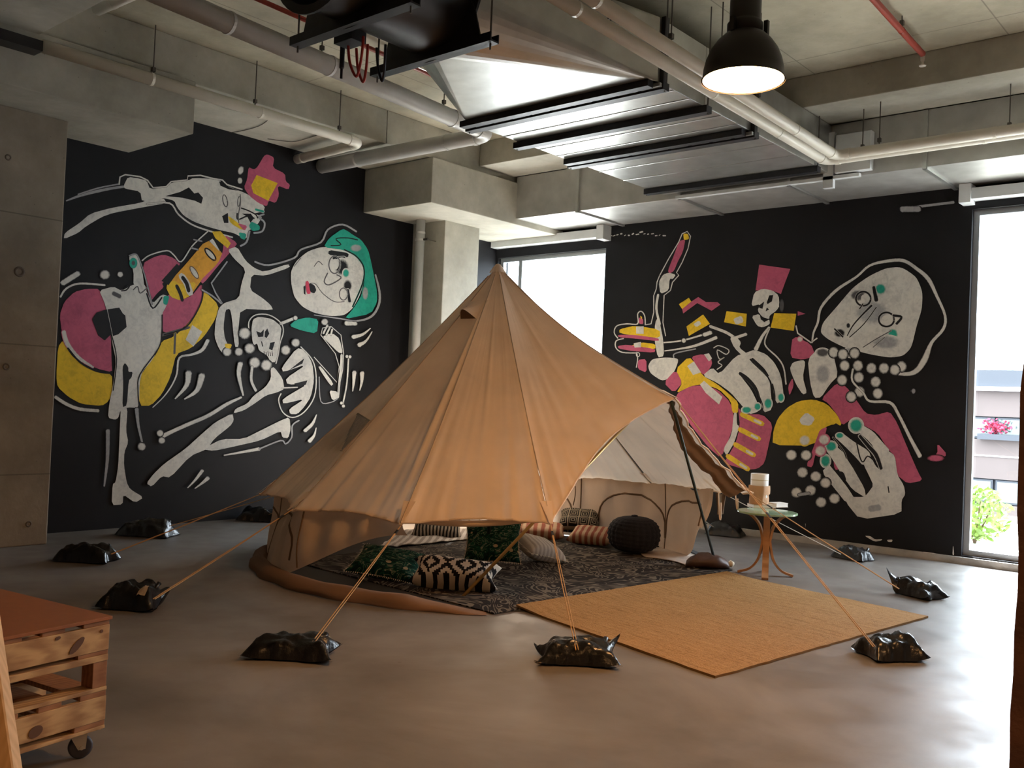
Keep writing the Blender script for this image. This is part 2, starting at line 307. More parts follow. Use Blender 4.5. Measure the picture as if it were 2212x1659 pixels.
# ------------------------------------------------------------------ mesh builder and scene helpers
class MB:
    def __init__(s):
        s.v = []; s.f = []; s.m = []; s.cov = []; s.uv = {}
    def add(s, verts, faces, mi=0, cov=None, uv=None):
        o = len(s.v)
        s.v += [Vector(p) for p in verts]
        s.cov += list(cov) if cov else [1.0] * len(verts)
        if uv:
            for k, t in enumerate(uv): s.uv[o + k] = t
        for f in faces:
            s.f.append([o + i for i in f]); s.m.append(mi)
        return s
    def box(s, x0, x1, y0, y1, z0, z1, mi=0):
        v = [(x, y, z) for z in (z0, z1) for y in (y0, y1) for x in (x0, x1)]
        return s.add(v, [(0, 2, 3, 1), (4, 5, 7, 6), (0, 1, 5, 4), (2, 6, 7, 3), (0, 4, 6, 2), (1, 3, 7, 5)], mi)
    def obox(s, c, ax, ay, az, mi=0):
        c, ax, ay, az = map(Vector, (c, ax, ay, az))
        v = [c + ax * i + ay * j + az * k for k in (-1, 1) for j in (-1, 1) for i in (-1, 1)]
        return s.add(v, [(0, 2, 3, 1), (4, 5, 7, 6), (0, 1, 5, 4), (2, 6, 7, 3), (0, 4, 6, 2), (1, 3, 7, 5)], mi)
    def bar(s, a, b, w, h, mi=0, up=(0, 0, 1)):
        a, b = Vector(a), Vector(b); d = (b - a); L = d.length; d.normalize()
        sd = d.cross(Vector(up)).normalized(); u2 = sd.cross(d)
        return s.obox((a + b) / 2, d * (L / 2), sd * (w / 2), u2 * (h / 2), mi)
    def tube(s, path, r, n=10, mi=0, caps=True):
        path = [Vector(p) for p in path]; rr = r if isinstance(r, (list, tuple)) else [r] * len(path)
        o = len(s.v); prev = None; V = []
        for i, p in enumerate(path):
            t = (path[min(i + 1, len(path) - 1)] - path[max(i - 1, 0)]).normalized()
            if prev is None:
                a = t.orthogonal().normalized()
            else:
                a = (prev - t * prev.dot(t))
                a = a.normalized() if a.length > 1e-6 else t.orthogonal().normalized()
            prev = a; b = t.cross(a)
            V += [p + (a * cos(2 * pi * k / n) + b * sin(2 * pi * k / n)) * rr[i] for k in range(n)]
        F = [(i * n + k, i * n + (k + 1) % n, (i + 1) * n + (k + 1) % n, (i + 1) * n + k) for i in range(len(path) - 1) for k in range(n)]
        if caps: F += [tuple(reversed(range(n))), tuple((len(path) - 1) * n + k for k in range(n))]
        return s.add(V, F, mi)
    def lathe(s, prof, c=(0, 0, 0), n=32, mi=0, mat=None):
        c = Vector(c); V = []
        for r, z in prof:
            for k in range(n):
                p = Vector((r * cos(2 * pi * k / n), r * sin(2 * pi * k / n), z))
                V.append(c + (mat @ p if mat else p))
        F = [(i * n + k, i * n + (k + 1) % n, (i + 1) * n + (k + 1) % n, (i + 1) * n + k) for i in range(len(prof) - 1) for k in range(n)]
        return s.add(V, F, mi)
    def prism(s, poly, d, mi=0):
        poly = [Vector(p) for p in poly]; d = Vector(d); n = len(poly)
        F = [tuple(reversed(range(n))), tuple(range(n, 2 * n))] + [(i, (i + 1) % n, n + (i + 1) % n, n + i) for i in range(n)]
        return s.add(poly + [p + d for p in poly], F, mi)
    def grid(s, fn, nu, nv, mi=0, uvs=True, closed_u=False):
        V = []; U = []
        for j in range(nv + 1):
            for i in range(nu + 1):
                V.append(fn(i / nu, j / nv)); U.append((i / nu, j / nv))
        F = [(j * (nu + 1) + i, j * (nu + 1) + i + 1, (j + 1) * (nu + 1) + i + 1, (j + 1) * (nu + 1) + i) for j in range(nv) for i in range(nu)]
        return s.add(V, F, mi, uv=U)
    def build(s, name, mats, parent=None, smooth=False, bevel=0.0, weld=False, fixn=True):
        org = parent.matrix_world.translation if parent else Vector((0, 0, 0))
        if parent and parent.get('_org'): org = Vector(parent['_org'])
        me = bpy.data.meshes.new(name)
        me.from_pydata([p - org for p in s.v], [], s.f)
        if isinstance(mats, str): mats = [mats]
        for m in mats: me.materials.append(MATS[m])
        for i, p in enumerate(me.polygons):
            p.material_index = s.m[i]; p.use_smooth = smooth
        if any(c != 1.0 for c in s.cov) or s.cov and getattr(s, 'want_cov', False):
            at = me.attributes.new('cov', 'FLOAT', 'POINT'); at.data.foreach_set('value', s.cov)
        if s.uv:
            ul = me.uv_layers.new(name='UVMap')
            for lp in me.loops: ul.data[lp.index].uv = s.uv.get(lp.vertex_index, (0, 0))
        if fixn:
            bm = bmesh.new(); bm.from_mesh(me)
            if weld: bmesh.ops.remove_doubles(bm, verts=bm.verts, dist=1e-5)
            bmesh.ops.recalc_face_normals(bm, faces=bm.faces); bm.to_mesh(me); bm.free()
        if bevel:
            bm = bmesh.new(); bm.from_mesh(me)
            bmesh.ops.bevel(bm, geom=[e for e in bm.edges], offset=bevel, segments=2, affect='EDGES', profile=0.6); bm.to_mesh(me); bm.free()
        me.update()
        o = bpy.data.objects.new(name, me); COL.objects.link(o)
        if parent: o.parent = parent
        return o
def tag(o, label, cat=None, group=None, kind=None):
    if label: o['label'] = label
    if cat: o['category'] = cat
    if group: o['group'] = group
    if kind: o['kind'] = kind
    return o
def thing(name, label, cat, loc=(0, 0, 0), group=None):
    o = bpy.data.objects.new(name, None); COL.objects.link(o); o.location = loc
    o.empty_display_size = 0.1
    o['label'] = label; o['category'] = cat
    if group: o['group'] = group
    ORG[o.name] = Vector(loc)
    return o
ORG = {}
_b0 = MB.build
def _build(s, name, mats, parent=None, **kw):
    o = _b0(s, name, mats, None, **kw)
    if parent is not None:
        org = ORG.get(parent.name, Vector((0, 0, 0)))
        if org.length:
            o.data.transform(Matrix.Translation(-org))
        o.parent = parent
        if parent.type == 'MESH': ORG[o.name] = org
        ORG[o.name] = org
    return o
MB.build = _build
def struct(o, label=None, cat=None):
    o['kind'] = 'structure'
    if label: o['label'] = label
    if cat: o['category'] = cat
    return o
def copy_tree(o, parent=None):
    c = o.copy(); COL.objects.link(c); c.parent = parent
    for ch in list(o.children): copy_tree(ch, c)
    return c
def catmull(pts, n=6, closed=False):
    P = [Vector(p) for p in pts]; out = []; N = len(P)
    rng = range(N if closed else N - 1)
    for i in rng:
        p0 = P[(i - 1) % N] if closed or i > 0 else P[0]; p1 = P[i]; p2 = P[(i + 1) % N]
        p3 = P[(i + 2) % N] if closed or i + 2 < N else P[-1]
        for k in range(n):
            t = k / n
            out.append(0.5 * ((2 * p1) + (p2 - p0) * t + (2 * p0 - 5 * p1 + 4 * p2 - p3) * t * t + (3 * p1 - p0 - 3 * p2 + p3) * t ** 3))
    if not closed: out.append(P[-1])
    return out

# ================================================================== THE ROOM
XL, YB, ZC = -9.9, 10.95, 5.03
XR, YF = 3.6, -3.2
W1 = (-9.86, -7.79, 0.05, 3.80)
W2 = (-2.93, -0.84, 0.09, 3.86)
struct(MB().box(XL - .3, XR + .3, YF - .3, YB + .3, -.25, 0).build('floor', 'floor_concrete'), 'bare polished grey concrete floor with stains', 'floor')
struct(MB().box(XL - .3, XR + .3, YF - .3, YB + .3, ZC, ZC + .25).build('ceiling', 'concrete_slab'), 'raw concrete ceiling slab with formwork joints', 'ceiling')
wall_left = struct(MB().box(XL - .25, XL, YF, YB + .25, 0, ZC).build('wall_left', 'black_paint'), 'black painted wall with the guitar player mural', 'wall')
m = MB()
y0, y1 = YB, YB + .25
def wp(x0, x1, z0, z1): m.box(x0, x1, y0, y1, z0, z1)
wp(XL, W1[0], 0.0, ZC); wp(W1[0], W1[1], 0, W1[2]); wp(W1[0], W1[1], W1[3], ZC)
wp(W1[1], W2[0], 0, ZC); wp(W2[0], W2[1], 0, W2[2]); wp(W2[0], W2[1], W2[3], ZC); wp(W2[1], XR, 0, ZC)
wall_back = struct(m.build('wall_back', 'black_paint'), 'black painted window wall with the hooded figure mural', 'wall')
struct(MB().box(XR, XR + .25, YF, YB + .25, 0, ZC).build('wall_right', 'concrete_wall'), 'plain concrete side wall', 'wall')
struct(MB().box(XL, XR, YF - .25, YF, 0, ZC).build('wall_front', 'concrete_wall'), 'plain concrete wall behind the viewer', 'wall')
struct(MB().box(XL + 1.3, XR, YB - .045, YB, 0, .075).build('baseboard_back', 'kerb_concrete'), 'pale concrete kerb along the foot of the window wall', 'kerb')

def window(name, w, mull, label):
    x0, x1, z0, z1 = w; ya, yb = YB + .07, YB + .13
    f = MB(); t = .06
    f.box(x0, x0 + t, ya, yb, z0, z1); f.box(x1 - t, x1, ya, yb, z0, z1); f.box(x0 + t, x1 - t, ya, yb, z1 - t, z1); f.box(x0 + t, x1 - t, ya, yb, z0, z0 + t)
    for xm in mull: f.box(xm - .035, xm + .035, ya - .01, yb, z0 + t, z1 - t)
    o = struct(f.build(name, 'aluminium'), label, 'window')
    xs = [x0 + t] + list(mull) + [x1 - t]
    for a, b in zip(xs[:-1], xs[1:]):
        MB().box(a + .03, b - .03, ya + .025, ya + .035, z0 + t, z1 - t).build('pane', 'window_glass', o)
    return o
window('window_1', W1, [-9.44], 'tall bright window in the corner behind the tent')
window('window_2', W2, [-1.85], 'tall window beside the hooded figure mural, building outside')
for w, x0, x1, lab in ((W1, -9.88, -7.72, 'white steel blind rail above the corner window'), (W2, -3.02, -.7, 'white steel blind rail above the window with the building view')):
    t = thing('blind_rail', lab, 'rail', ((x0 + x1) / 2, YB - .1, 3.95))
    MB().box(x0, x1, YB - .16, YB - .001, 3.94, 4.06).build('rail', 'white_metal', t, bevel=.004)
    xe = x1 - .05 if x0 < -9 else x0 + .06
    MB().box(xe - .06, xe + .06, YB - .2, YB - .001, 3.90, 4.105).build('bracket', 'white_metal', t, bevel=.004)

# columns with drop panels, beams (all concrete)
def cbox(name, b, lab, cat, mt='concrete', bev=.012):
    return struct(MB().box(*b).build(name, mt, bevel=bev), lab, cat)
cl = cbox('column', (XL + .002, -9.25, 1.9, 3.97, 0, 4.09), 'wide raw concrete column with tie holes beside the guitar mural', 'column', 'concrete_column')
def tie(px, py, r, par):
    p = on(px, py, 'X', -9.25)
    q = MB().lathe([(0, -.012), (r * .35, -.012), (r * .5, 0.004), (r * .9, .006), (r, 0)], p, 16, mat=Matrix.Rotation(pi / 2, 3, 'Y'))
    q.build('tie_hole', 'concrete_wall', par, smooth=True)
tie(42, 587, .05, cl); tie(14, 792, .035, cl); tie(62, 1132, .03, cl); tie(18, 340, .03, cl)
cbox('column', (XL + .002, -9.25, 9.15, 9.85, 0, 4.05), 'square concrete corner column behind the tent', 'column')
cbox('drop_panel', (XL + .002, -8.58, 1.2, 4.91, 4.09, 4.62), 'deep concrete drop panel over the wide column', 'drop panel')
cbox('drop_panel', (XL + .002, -8.58, 8.22, YB - .002, 4.03, 4.615), 'concrete drop panel on the corner column above the downpipe', 'drop panel')
cbox('beam', (XL + .002, -8.66, YF, 7.50, 4.62, ZC), 'long concrete edge beam above the guitar mural', 'beam')
cbox('beam', (XL + .002, -8.66, 7.505, YB - .002, 4.62, ZC), 'short concrete edge beam segment running into the corner', 'beam')
cbox('beam', (-8.655, XR, 9.15, 9.86, 4.70, ZC), 'concrete cross beam in front of the long wall duct', 'beam')
cbox('beam', (-8.655, XR, 2.55, 3.40, 4.60, ZC), 'dark concrete cross beam nearest the fan', 'beam')

# door jamb at the right edge and a leaning pine stud at the left
j = thing('door_jamb', 'dark brown timber door jamb with a rough edge', 'door jamb', (-.3, 2.06, 0))
g = MB()
random.seed(3)
n = 60
L = [(-.437 + random.uniform(-.003, .003) + .003 * sin(k * .9), 2.0, k / n * 4.6) for k in range(n + 1)]
R_ = [(-.2, 2.0, k / n * 4.6) for k in range(n + 1)]
V = []; F = []
for k in range(n + 1):
    V += [L[k], R_[k], (-.2, 2.12, L[k][2]), (L[k][0], 2.12, L[k][2])]
for k in range(n):
    for e in range(4): F.append((k * 4 + e, k * 4 + (e + 1) % 4, k * 4 + 4 + (e + 1) % 4, k * 4 + 4 + e))
F += [(3, 2, 1, 0), (n * 4, n * 4 + 1, n * 4 + 2, n * 4 + 3)]
g.add(V, F).build('post', 'brown_jamb', j)
MB().box(-.2, -.17, 2.0, 2.12, 0, 4.6).build('stop_strip', 'brown_jamb', j)

# ================================================================== SERVICES UNDER THE CEILING
def hanger(par, x, y, z0, z1=ZC, clip=True, r=.006, name='hanger_rod'):
    MB().tube([(x, y, z0), (x, y, z1)], r, 6).build(name, 'rod_steel', par)
    if clip:
        MB().box(x - .016, x + .016, y - .016, y + .016, z0 + .02, z0 + .06).build('turnbuckle', 'rod_steel', par)
def ring(par, c, axis, r, w=.03, mat='pvc', name='collar'):
    c = Vector(c); d = Vector(axis).normalized()
    MB().tube([c - d * w / 2, c + d * w / 2], r, 20).build(name, mat, par, smooth=False)
def elbow(a, c, b, rad, n=8):
    a, c, b = Vector(a), Vector(c), Vector(b)
    p = c + (a - c).normalized() * rad; q = c + (b - c).normalized() * rad
    arc = [(p * (1 - t) ** 2 + c * 2 * t * (1 - t) + q * t * t) for t in [k / n for k in range(n + 1)]]
    return [a] + arc + [b]
def pipe_thing(name, label, path, r, mat, collars=(), rods=(), rad=.14, ends=()):
    t = thing(name, label, 'pipe', path[0])
    full = [Vector(path[0])]
    for k in range(1, len(path) - 1):
        e = elbow(full[-1], path[k], path[k + 1], rad); full += e[1:-1]
        ps = Vector(path[k]); d1 = (Vector(path[k - 1]) - ps).normalized(); d2 = (Vector(path[k + 1]) - ps).normalized()
        ring(t, ps + d1 * (rad + .02), d1, r * 1.1, .05, mat, 'elbow_collar'); ring(t, ps + d2 * (rad + .02), d2, r * 1.1, .05, mat, 'elbow_collar')
    full.append(Vector(path[-1]))
    MB().tube(full, r, 20).build('pipe_run', mat, t, smooth=True)
    for seg, f in collars:
        a, b = Vector(path[seg]), Vector(path[seg + 1]); p = a.lerp(b, f)
        ring(t, p, b - a, r * 1.07, .028, mat, 'clip_ring')
    for seg, f, top in rods:
        a, b = Vector(path[seg]), Vector(path[seg + 1]); p = a.lerp(b, f)
        hanger(t, p.x, p.y, p.z + r, top)
    return t
pipe_thing('drain_pipe', 'slim white drain pipe running along the beam above the guitar mural', [(-8.56, 3.42, 4.50), (-8.56, 7.03, 4.50), (-9.86, 7.08, 4.50)], .059, 'pvc',
           collars=[(0, .28), (0, .62), (1, .9)], rods=[(0, .285, ZC), (0, .60, ZC), (0, .91, ZC)])
pipe_thing('drain_pipe', 'thick grey drain pipe passing beside the fan and into the black wall', [(-6.55, 2.6, 4.49), (-7.0, 7.55, 4.49), (-9.86, 7.46, 4.49)], .088, 'pvc_grey',
           collars=[(0, .52), (0, .30), (0, .87), (1, .22), (1, .75)], rods=[(0, .50, ZC), (0, .84, ZC)], rad=.18)
pipe_thing('conduit_pipe', 'white conduit pipe under the duct edge, the one nearer the duct', [(-3.82, 3.45, 4.22), (-4.00, 9.52, 4.22), (3.0, 9.52, 4.235)], .052, 'pvc',
           collars=[(0, .25), (0, .58), (0, .80), (1, .22)], rods=[(0, .32, ZC), (0, .60, ZC), (1, .055, 4.70), (1, .25, 4.70)], rad=.11)
pipe_thing('conduit_pipe', 'white conduit pipe running beside its twin, farther from the duct', [(-3.62, 3.45, 4.22), (-3.84, 9.38, 4.22), (3.0, 9.38, 4.235)], .052, 'pvc',
           collars=[(0, .25), (0, .60), (0, .82), (1, .22)], rods=[(0, .42, ZC), (0, .68, ZC), (1, .065, 4.70), (1, .27, 4.70)], rad=.11)
pipe_thing('pipe_stub', 'short white pipe stub crossing under the dark beam', [(-7.85, 3.56, 4.70), (-7.0, 3.60, 4.70)], .05, 'pvc', collars=[(0, .3)], rods=[(0, .6, ZC)])
t = pipe_thing('downpipe', 'white vertical downpipe fixed in the corner behind the tent', [(-9.55, 8.97, 0.0), (-9.55, 8.97, 4.03)], .062, 'pvc_grey', collars=[(0, .955)])
for z in (2.05, 3.75):
    ring(t, (-9.55, 8.97, z), (0, 0, 1), .072, .03, 'pvc_grey', 'bracket_band')
    MB().box(-9.49, -9.40, 8.96, 8.985, z - .012, z + .012).build('bracket_arm', 'rod_steel', t)
    MB().tube([(-9.42, 8.97, z), (-9.42, 9.148, z)], .006, 6).build('bracket_bolt', 'rod_steel', t)
red1 = pipe_thing('sprinkler_pipe', 'dark red sprinkler pipe fixed along the ceiling above the fan', [(-6.98, 3.45, 4.94), (-7.25, 9.12, 4.94)], .022, 'red_pipe', rods=[(0, .2, ZC), (0, .55, ZC), (0, .9, ZC)])
red2 = pipe_thing('sprinkler_pipe', 'red sprinkler pipe with bracket on the ceiling right of the pendant lamp', [(-2.68, 4.6, 4.90), (-2.84, 8.86, 4.90)], .028, 'red_pipe', rods=[(0, .4, ZC), (0, .85, ZC)], collars=[(0, .85)])
m = MB(); m.lathe([(0, -.11), (.03, -.11), (.034, -.10), (.012, -.09), (.012, -.07), (.02, -.06), (.022, 0), (.018, .03), (0, .03)], (-2.84, 8.87, 4.90), 14)
m.build('sprinkler_head', 'castor_steel', red2, smooth=True)
# steel angle near the top left
t = thing('cable_tray', 'dark steel cable tray end fixed to the drop panel side', 'cable tray', (-8.5, 2.9, 4.4))
MB().box(-8.578, -8.40, 1.6, 3.36, 4.40, 4.412).build('tray_base', 'dark_sheet', t); MB().box(-8.41, -8.40, 1.6, 3.36, 4.412, 4.49).build('tray_side', 'dark_sheet', t)

# -------- central duct
DX0, DX1, DY0, DY1, DZ0, DZ1 = -6.18, -4.09, 6.36, 9.86, 4.17, 4.69
duct = thing('ventilation_duct', 'wide galvanised ventilation duct hung over the tent with dark flange bars', 'duct', ((DX0 + DX1) / 2, (DY0 + DY1) / 2, DZ0))
cuts = [DY0, 7.12, 8.02, 9.45, DY1]
for k in range(4):
    MB().box(DX0, DX1, cuts[k] + .003, cuts[k + 1] - .003, DZ0, DZ1).build('duct_section', 'galvanised', duct, bevel=.006)
    ys = cuts[k]; n = 3 if k < 3 else 1
    for i in range(1, n):
        y = ys + (cuts[k + 1] - ys) * i / n
        MB().tube([(DX0, y, DZ0), (DX1, y, DZ0)], .007, 6).build('stiffener_bead', 'galvanised', duct)
for k, y in enumerate((DY0 + .06, 7.12, 8.02, 9.50)):
    e = .03 if k == 3 else .05
    MB().box(DX0 - e, DX1 + e, y - .045, y + .045, DZ0 - .065, DZ0 - .004).build('flange_bar', 'black_steel', duct)
    if k in (0, 2):
        MB().box(DX0 - e * .2, DX1 - .02, y - .165, y - .085, DZ0 - .06, DZ0 - .004).build('flange_bar', 'black_steel', duct)
        for i in range(9):
            x = DX0 + .1 + i * .23
            MB().box(x, x + .19, y - .082, y - .048, DZ0 - .05, DZ0 - .02).build('flange_clip', 'galvanised', duct)
    if k in (0, 2):
        MB().box(DX1 + .002, DX1 + .04, y - .03, y + .03, DZ0 - .004, DZ1 + .01).build('flange_bar', 'black_steel', duct)
    hanger(duct, DX1 + e - .015, y, DZ0 - .075, ZC, clip=False); 
    hanger(duct, DX0 - e + .015, y, DZ0 - .075, ZC, clip=False)
# square to round transition towards the fan
FC = Vector((-5.08, 0, 4.55)); FR = .44; FY = 4.86
m = MB()
sq = [(DX0, DZ0), (DX1, DZ0), (DX1, DZ1), (DX0, DZ1)]
circ = [Vector((FC.x + FR * cos(a), FY, FC.z + FR * sin(a))) for a in [2 * pi * k / 48 for k in range(48)]]
corner = [Vector((x, DY0, z)) for x, z in sq]
def arcidx(a0, a1): return [circ[k % 48] for k in range(a0, a1 + 1)]
arcs = [(24, 36), (36, 48), (48, 60), (60, 72)]
for q, (a0, a1) in enumerate(arcs):
    pts = arcidx(a0, a1)
    for i in range(len(pts) - 1): m.add([corner[q], pts[i], pts[i + 1]], [(0, 1, 2)])
    m.add([corner[q], corner[(q + 1) % 4], circ[a1 % 48]], [(0, 1, 2)])
m.build('transition_cone', 'galvanised', duct, weld=True)
# -------- axial fan
fan = thing('axial_fan', 'big dark axial fan hanging on steel channels from the ceiling', 'fan', (FC.x, 4.45, 4.05))
Ry = Matrix.Rotation(-pi / 2, 3, 'X')
FN = FC + Vector((0, 3.72, 0))
m = MB().lathe([(FR - .01, 0.02), (FR - .01, 1.12)], FN, 40, mat=Ry); m.build('casing', 'dark_sheet', fan, smooth=True)
for y in (3.72, 4.03, 4.80):
    MB().lathe([(FR - .012, 0), (FR + .05, 0), (FR + .05, .02), (FR - .012, .02), (FR - .012, 0)], FC + Vector((0, y, 0)), 40, mat=Ry).build('casing_flange', 'dark_sheet', fan)
MB().lathe([(0, 0), (.15, .02), (.17, .1), (.17, .5), (.12, .56), (0, .57)], FC + Vector((0, 4.05, 0)), 24, mat=Ry).build('motor', 'black_steel', fan, smooth=True)
for k in range(6):
    a = k * pi / 3
    c = FC + Vector((cos(a) * .29, 4.6, sin(a) * .29)); d = Vector((cos(a), 0, sin(a))); tt = Vector((-sin(a), .7, cos(a))).normalized()
    MB().obox(c, d * .13, tt * .09, d.cross(tt) * .006).build('blade', 'dark_sheet', fan)
for y in (4.04, 4.80):
    # foot plate: wide at the bar, waisted under the casing
    z0 = 4.12
    poly = [(-.52, 0), (.52, 0), (.46, .20), (.40, .34), (.44, .44), (.30, .74), (-.30, .74), (-.44, .44), (-.40, .34), (-.46, .20)]
    MB().prism([(FC.x + a, y - .02, z0 + b) for a, b in poly], (0, .012, 0)).build('foot_plate', 'dark_sheet', fan)
    MB().box(FC.x - .64, FC.x + .64, y - .045, y + .045, 4.066, 4.078).build('channel_bar', 'black_steel', fan)
    MB().box(FC.x - .64, FC.x + .64, y - .045, y - .037, 4.078, 4.13).build('channel_bar', 'black_steel', fan)
    MB().box(FC.x - .64, FC.x + .64, y + .037, y + .045, 4.078, 4.13).build('channel_bar', 'black_steel', fan)
    for s in (-1, 1): hanger(fan, FC.x + s * .60, y, 4.02, ZC, clip=False, r=.007)
for k, (x, y, r, w, mt) in enumerate(((-5.35, 4.30, .10, .17, 'red_cable'), (-5.42, 4.42, .08, .13, 'red_cable'), (-5.3, 4.5, .06, .10, 'black_steel'))):
    p = [(x - w / 2, y, 4.13), (x - w / 2, y + .02, 4.0), (x - w / 4, y + .03, 3.93 - r * .3), (x, y + .03, 3.90 - r * .3), (x + w / 4, y + .02, 3.95), (x + w / 2, y, 4.05), (x + w / 2, y, 4.13)]
    MB().tube(catmull(p), .010, 6).build('cable_loop', mt, fan)
MB().box(-5.50, -5.30, 4.22, 4.36, 4.10, 4.20).build('terminal_box', 'black_steel', fan, bevel=.005)
MB().tube([(-5.52, 4.32, 4.12), (-5.52, 4.32, 3.96), (-5.52, 4.32, 3.95), (-5.52, 4.32, 3.88)], [.018, .018, .01, .01], 8).build('cable_gland', 'black_steel', fan)

# -------- wall duct along the window wall
wd = thing('wall_duct', 'long galvanised duct running under the beam along the window wall', 'duct', (-4, 10.4, 4.11))
BX0 = -8.60
xs = [BX0, -7.5, -5.95, -4.55, -3.1, -1.6, 0.0, 1.6, XR - .01]
for a, b in zip(xs[:-1], xs[1:]):
    MB().box(a + .003, b - .003, 9.87, YB - .012, 4.11, 4.70).build('duct_section', 'galvanised_dull', wd, bevel=.006)
for x in xs[1:-1]:
    MB().box(x - .02, x + .02, 9.84, YB - .01, 4.085, 4.108).build('seam_angle', 'galvanised', wd)
    MB().box(x - .02, x + .02, 9.835, 9.868, 4.085, 4.69).build('seam_angle', 'galvanised', wd)
MB().box(-5.98, -3.75, 9.80, 9.866, 4.09, 4.125).build('support_angle', 'white_metal', wd)
MB().box(-4.14, -4.03, 9.80, 9.862, 4.0, 4.60).build('support_strut', 'white_metal', wd)
MB().box(-4.0, -3.62, 9.76, 9.862, 4.14, 4.55).build('access_panel', 'white_metal', wd, bevel=.008)

# -------- pendant lamps (one in view, the others behind the viewer and to the right)
def make_pendant():
    t = thing('pendant_lamp', 'black dome pendant lamp glowing warm orange below the conduit pipes', 'lamp', (0, 0, 0), 'warm factory pendant lamps')
    R = .225
    prof = [(R + .006, 0), (R + .006, .008), (R, .014), (R * .985, .06), (R * .93, .115), (R * .83, .17), (R * .67, .222), (R * .50, .258), (R * .40, .27), (R * .42, .275), (R * .44, .28), (R * .44, .32), (R * .40, .33), (R * .385, .34), (R * .385, .60), (0, .61)]
    MB().lathe(prof, (0, 0, 0), 40).build('dome', 'lamp_black', t, smooth=True)
    inn = [(R - .002, .004), (R * .965, .06), (R * .91, .115), (R * .81, .165), (R * .64, .216), (R * .38, .25), (0, .255)]
    MB().lathe(inn, (0, 0, 0), 40).build('reflector', 'lamp_inner', t, smooth=True)
    MB().lathe([(0, .02), (R * .94, .02), (R * .94, .026), (0, .026)], (0, 0, 0), 40).build('diffuser', 'lamp_glow', t)
    for a in (.4, 2.4, 4.6): MB().box(cos(a) * R * .52 - .012, cos(a) * R * .52 + .012, sin(a) * R * .52 - .012, sin(a) * R * .52 + .012, .25, .33).build('clamp', 'lamp_black', t)
    MB().tube([(0, 0, .60), (0, 0, ZC - 3.40)], .008, 8).build('suspension_rod', 'lamp_black', t)
    MB().lathe([(0, 0), (.06, 0), (.06, .03), (0, .03)], (0, 0, ZC - 3.40 - .03), 16).build('ceiling_rose', 'lamp_black', t)
    return t
lp = make_pendant(); lp.location = on(1605, 175, 'Z', 3.40)
for loc, lab in (((.6, -1.6, 3.4), 'black dome pendant lamp hanging over the doorway behind the viewer'), ((1.9, 4.7, 3.4), 'black dome pendant lamp hanging near the plain side wall')):
    c = copy_tree(lp); c.location = loc; c['label'] = lab

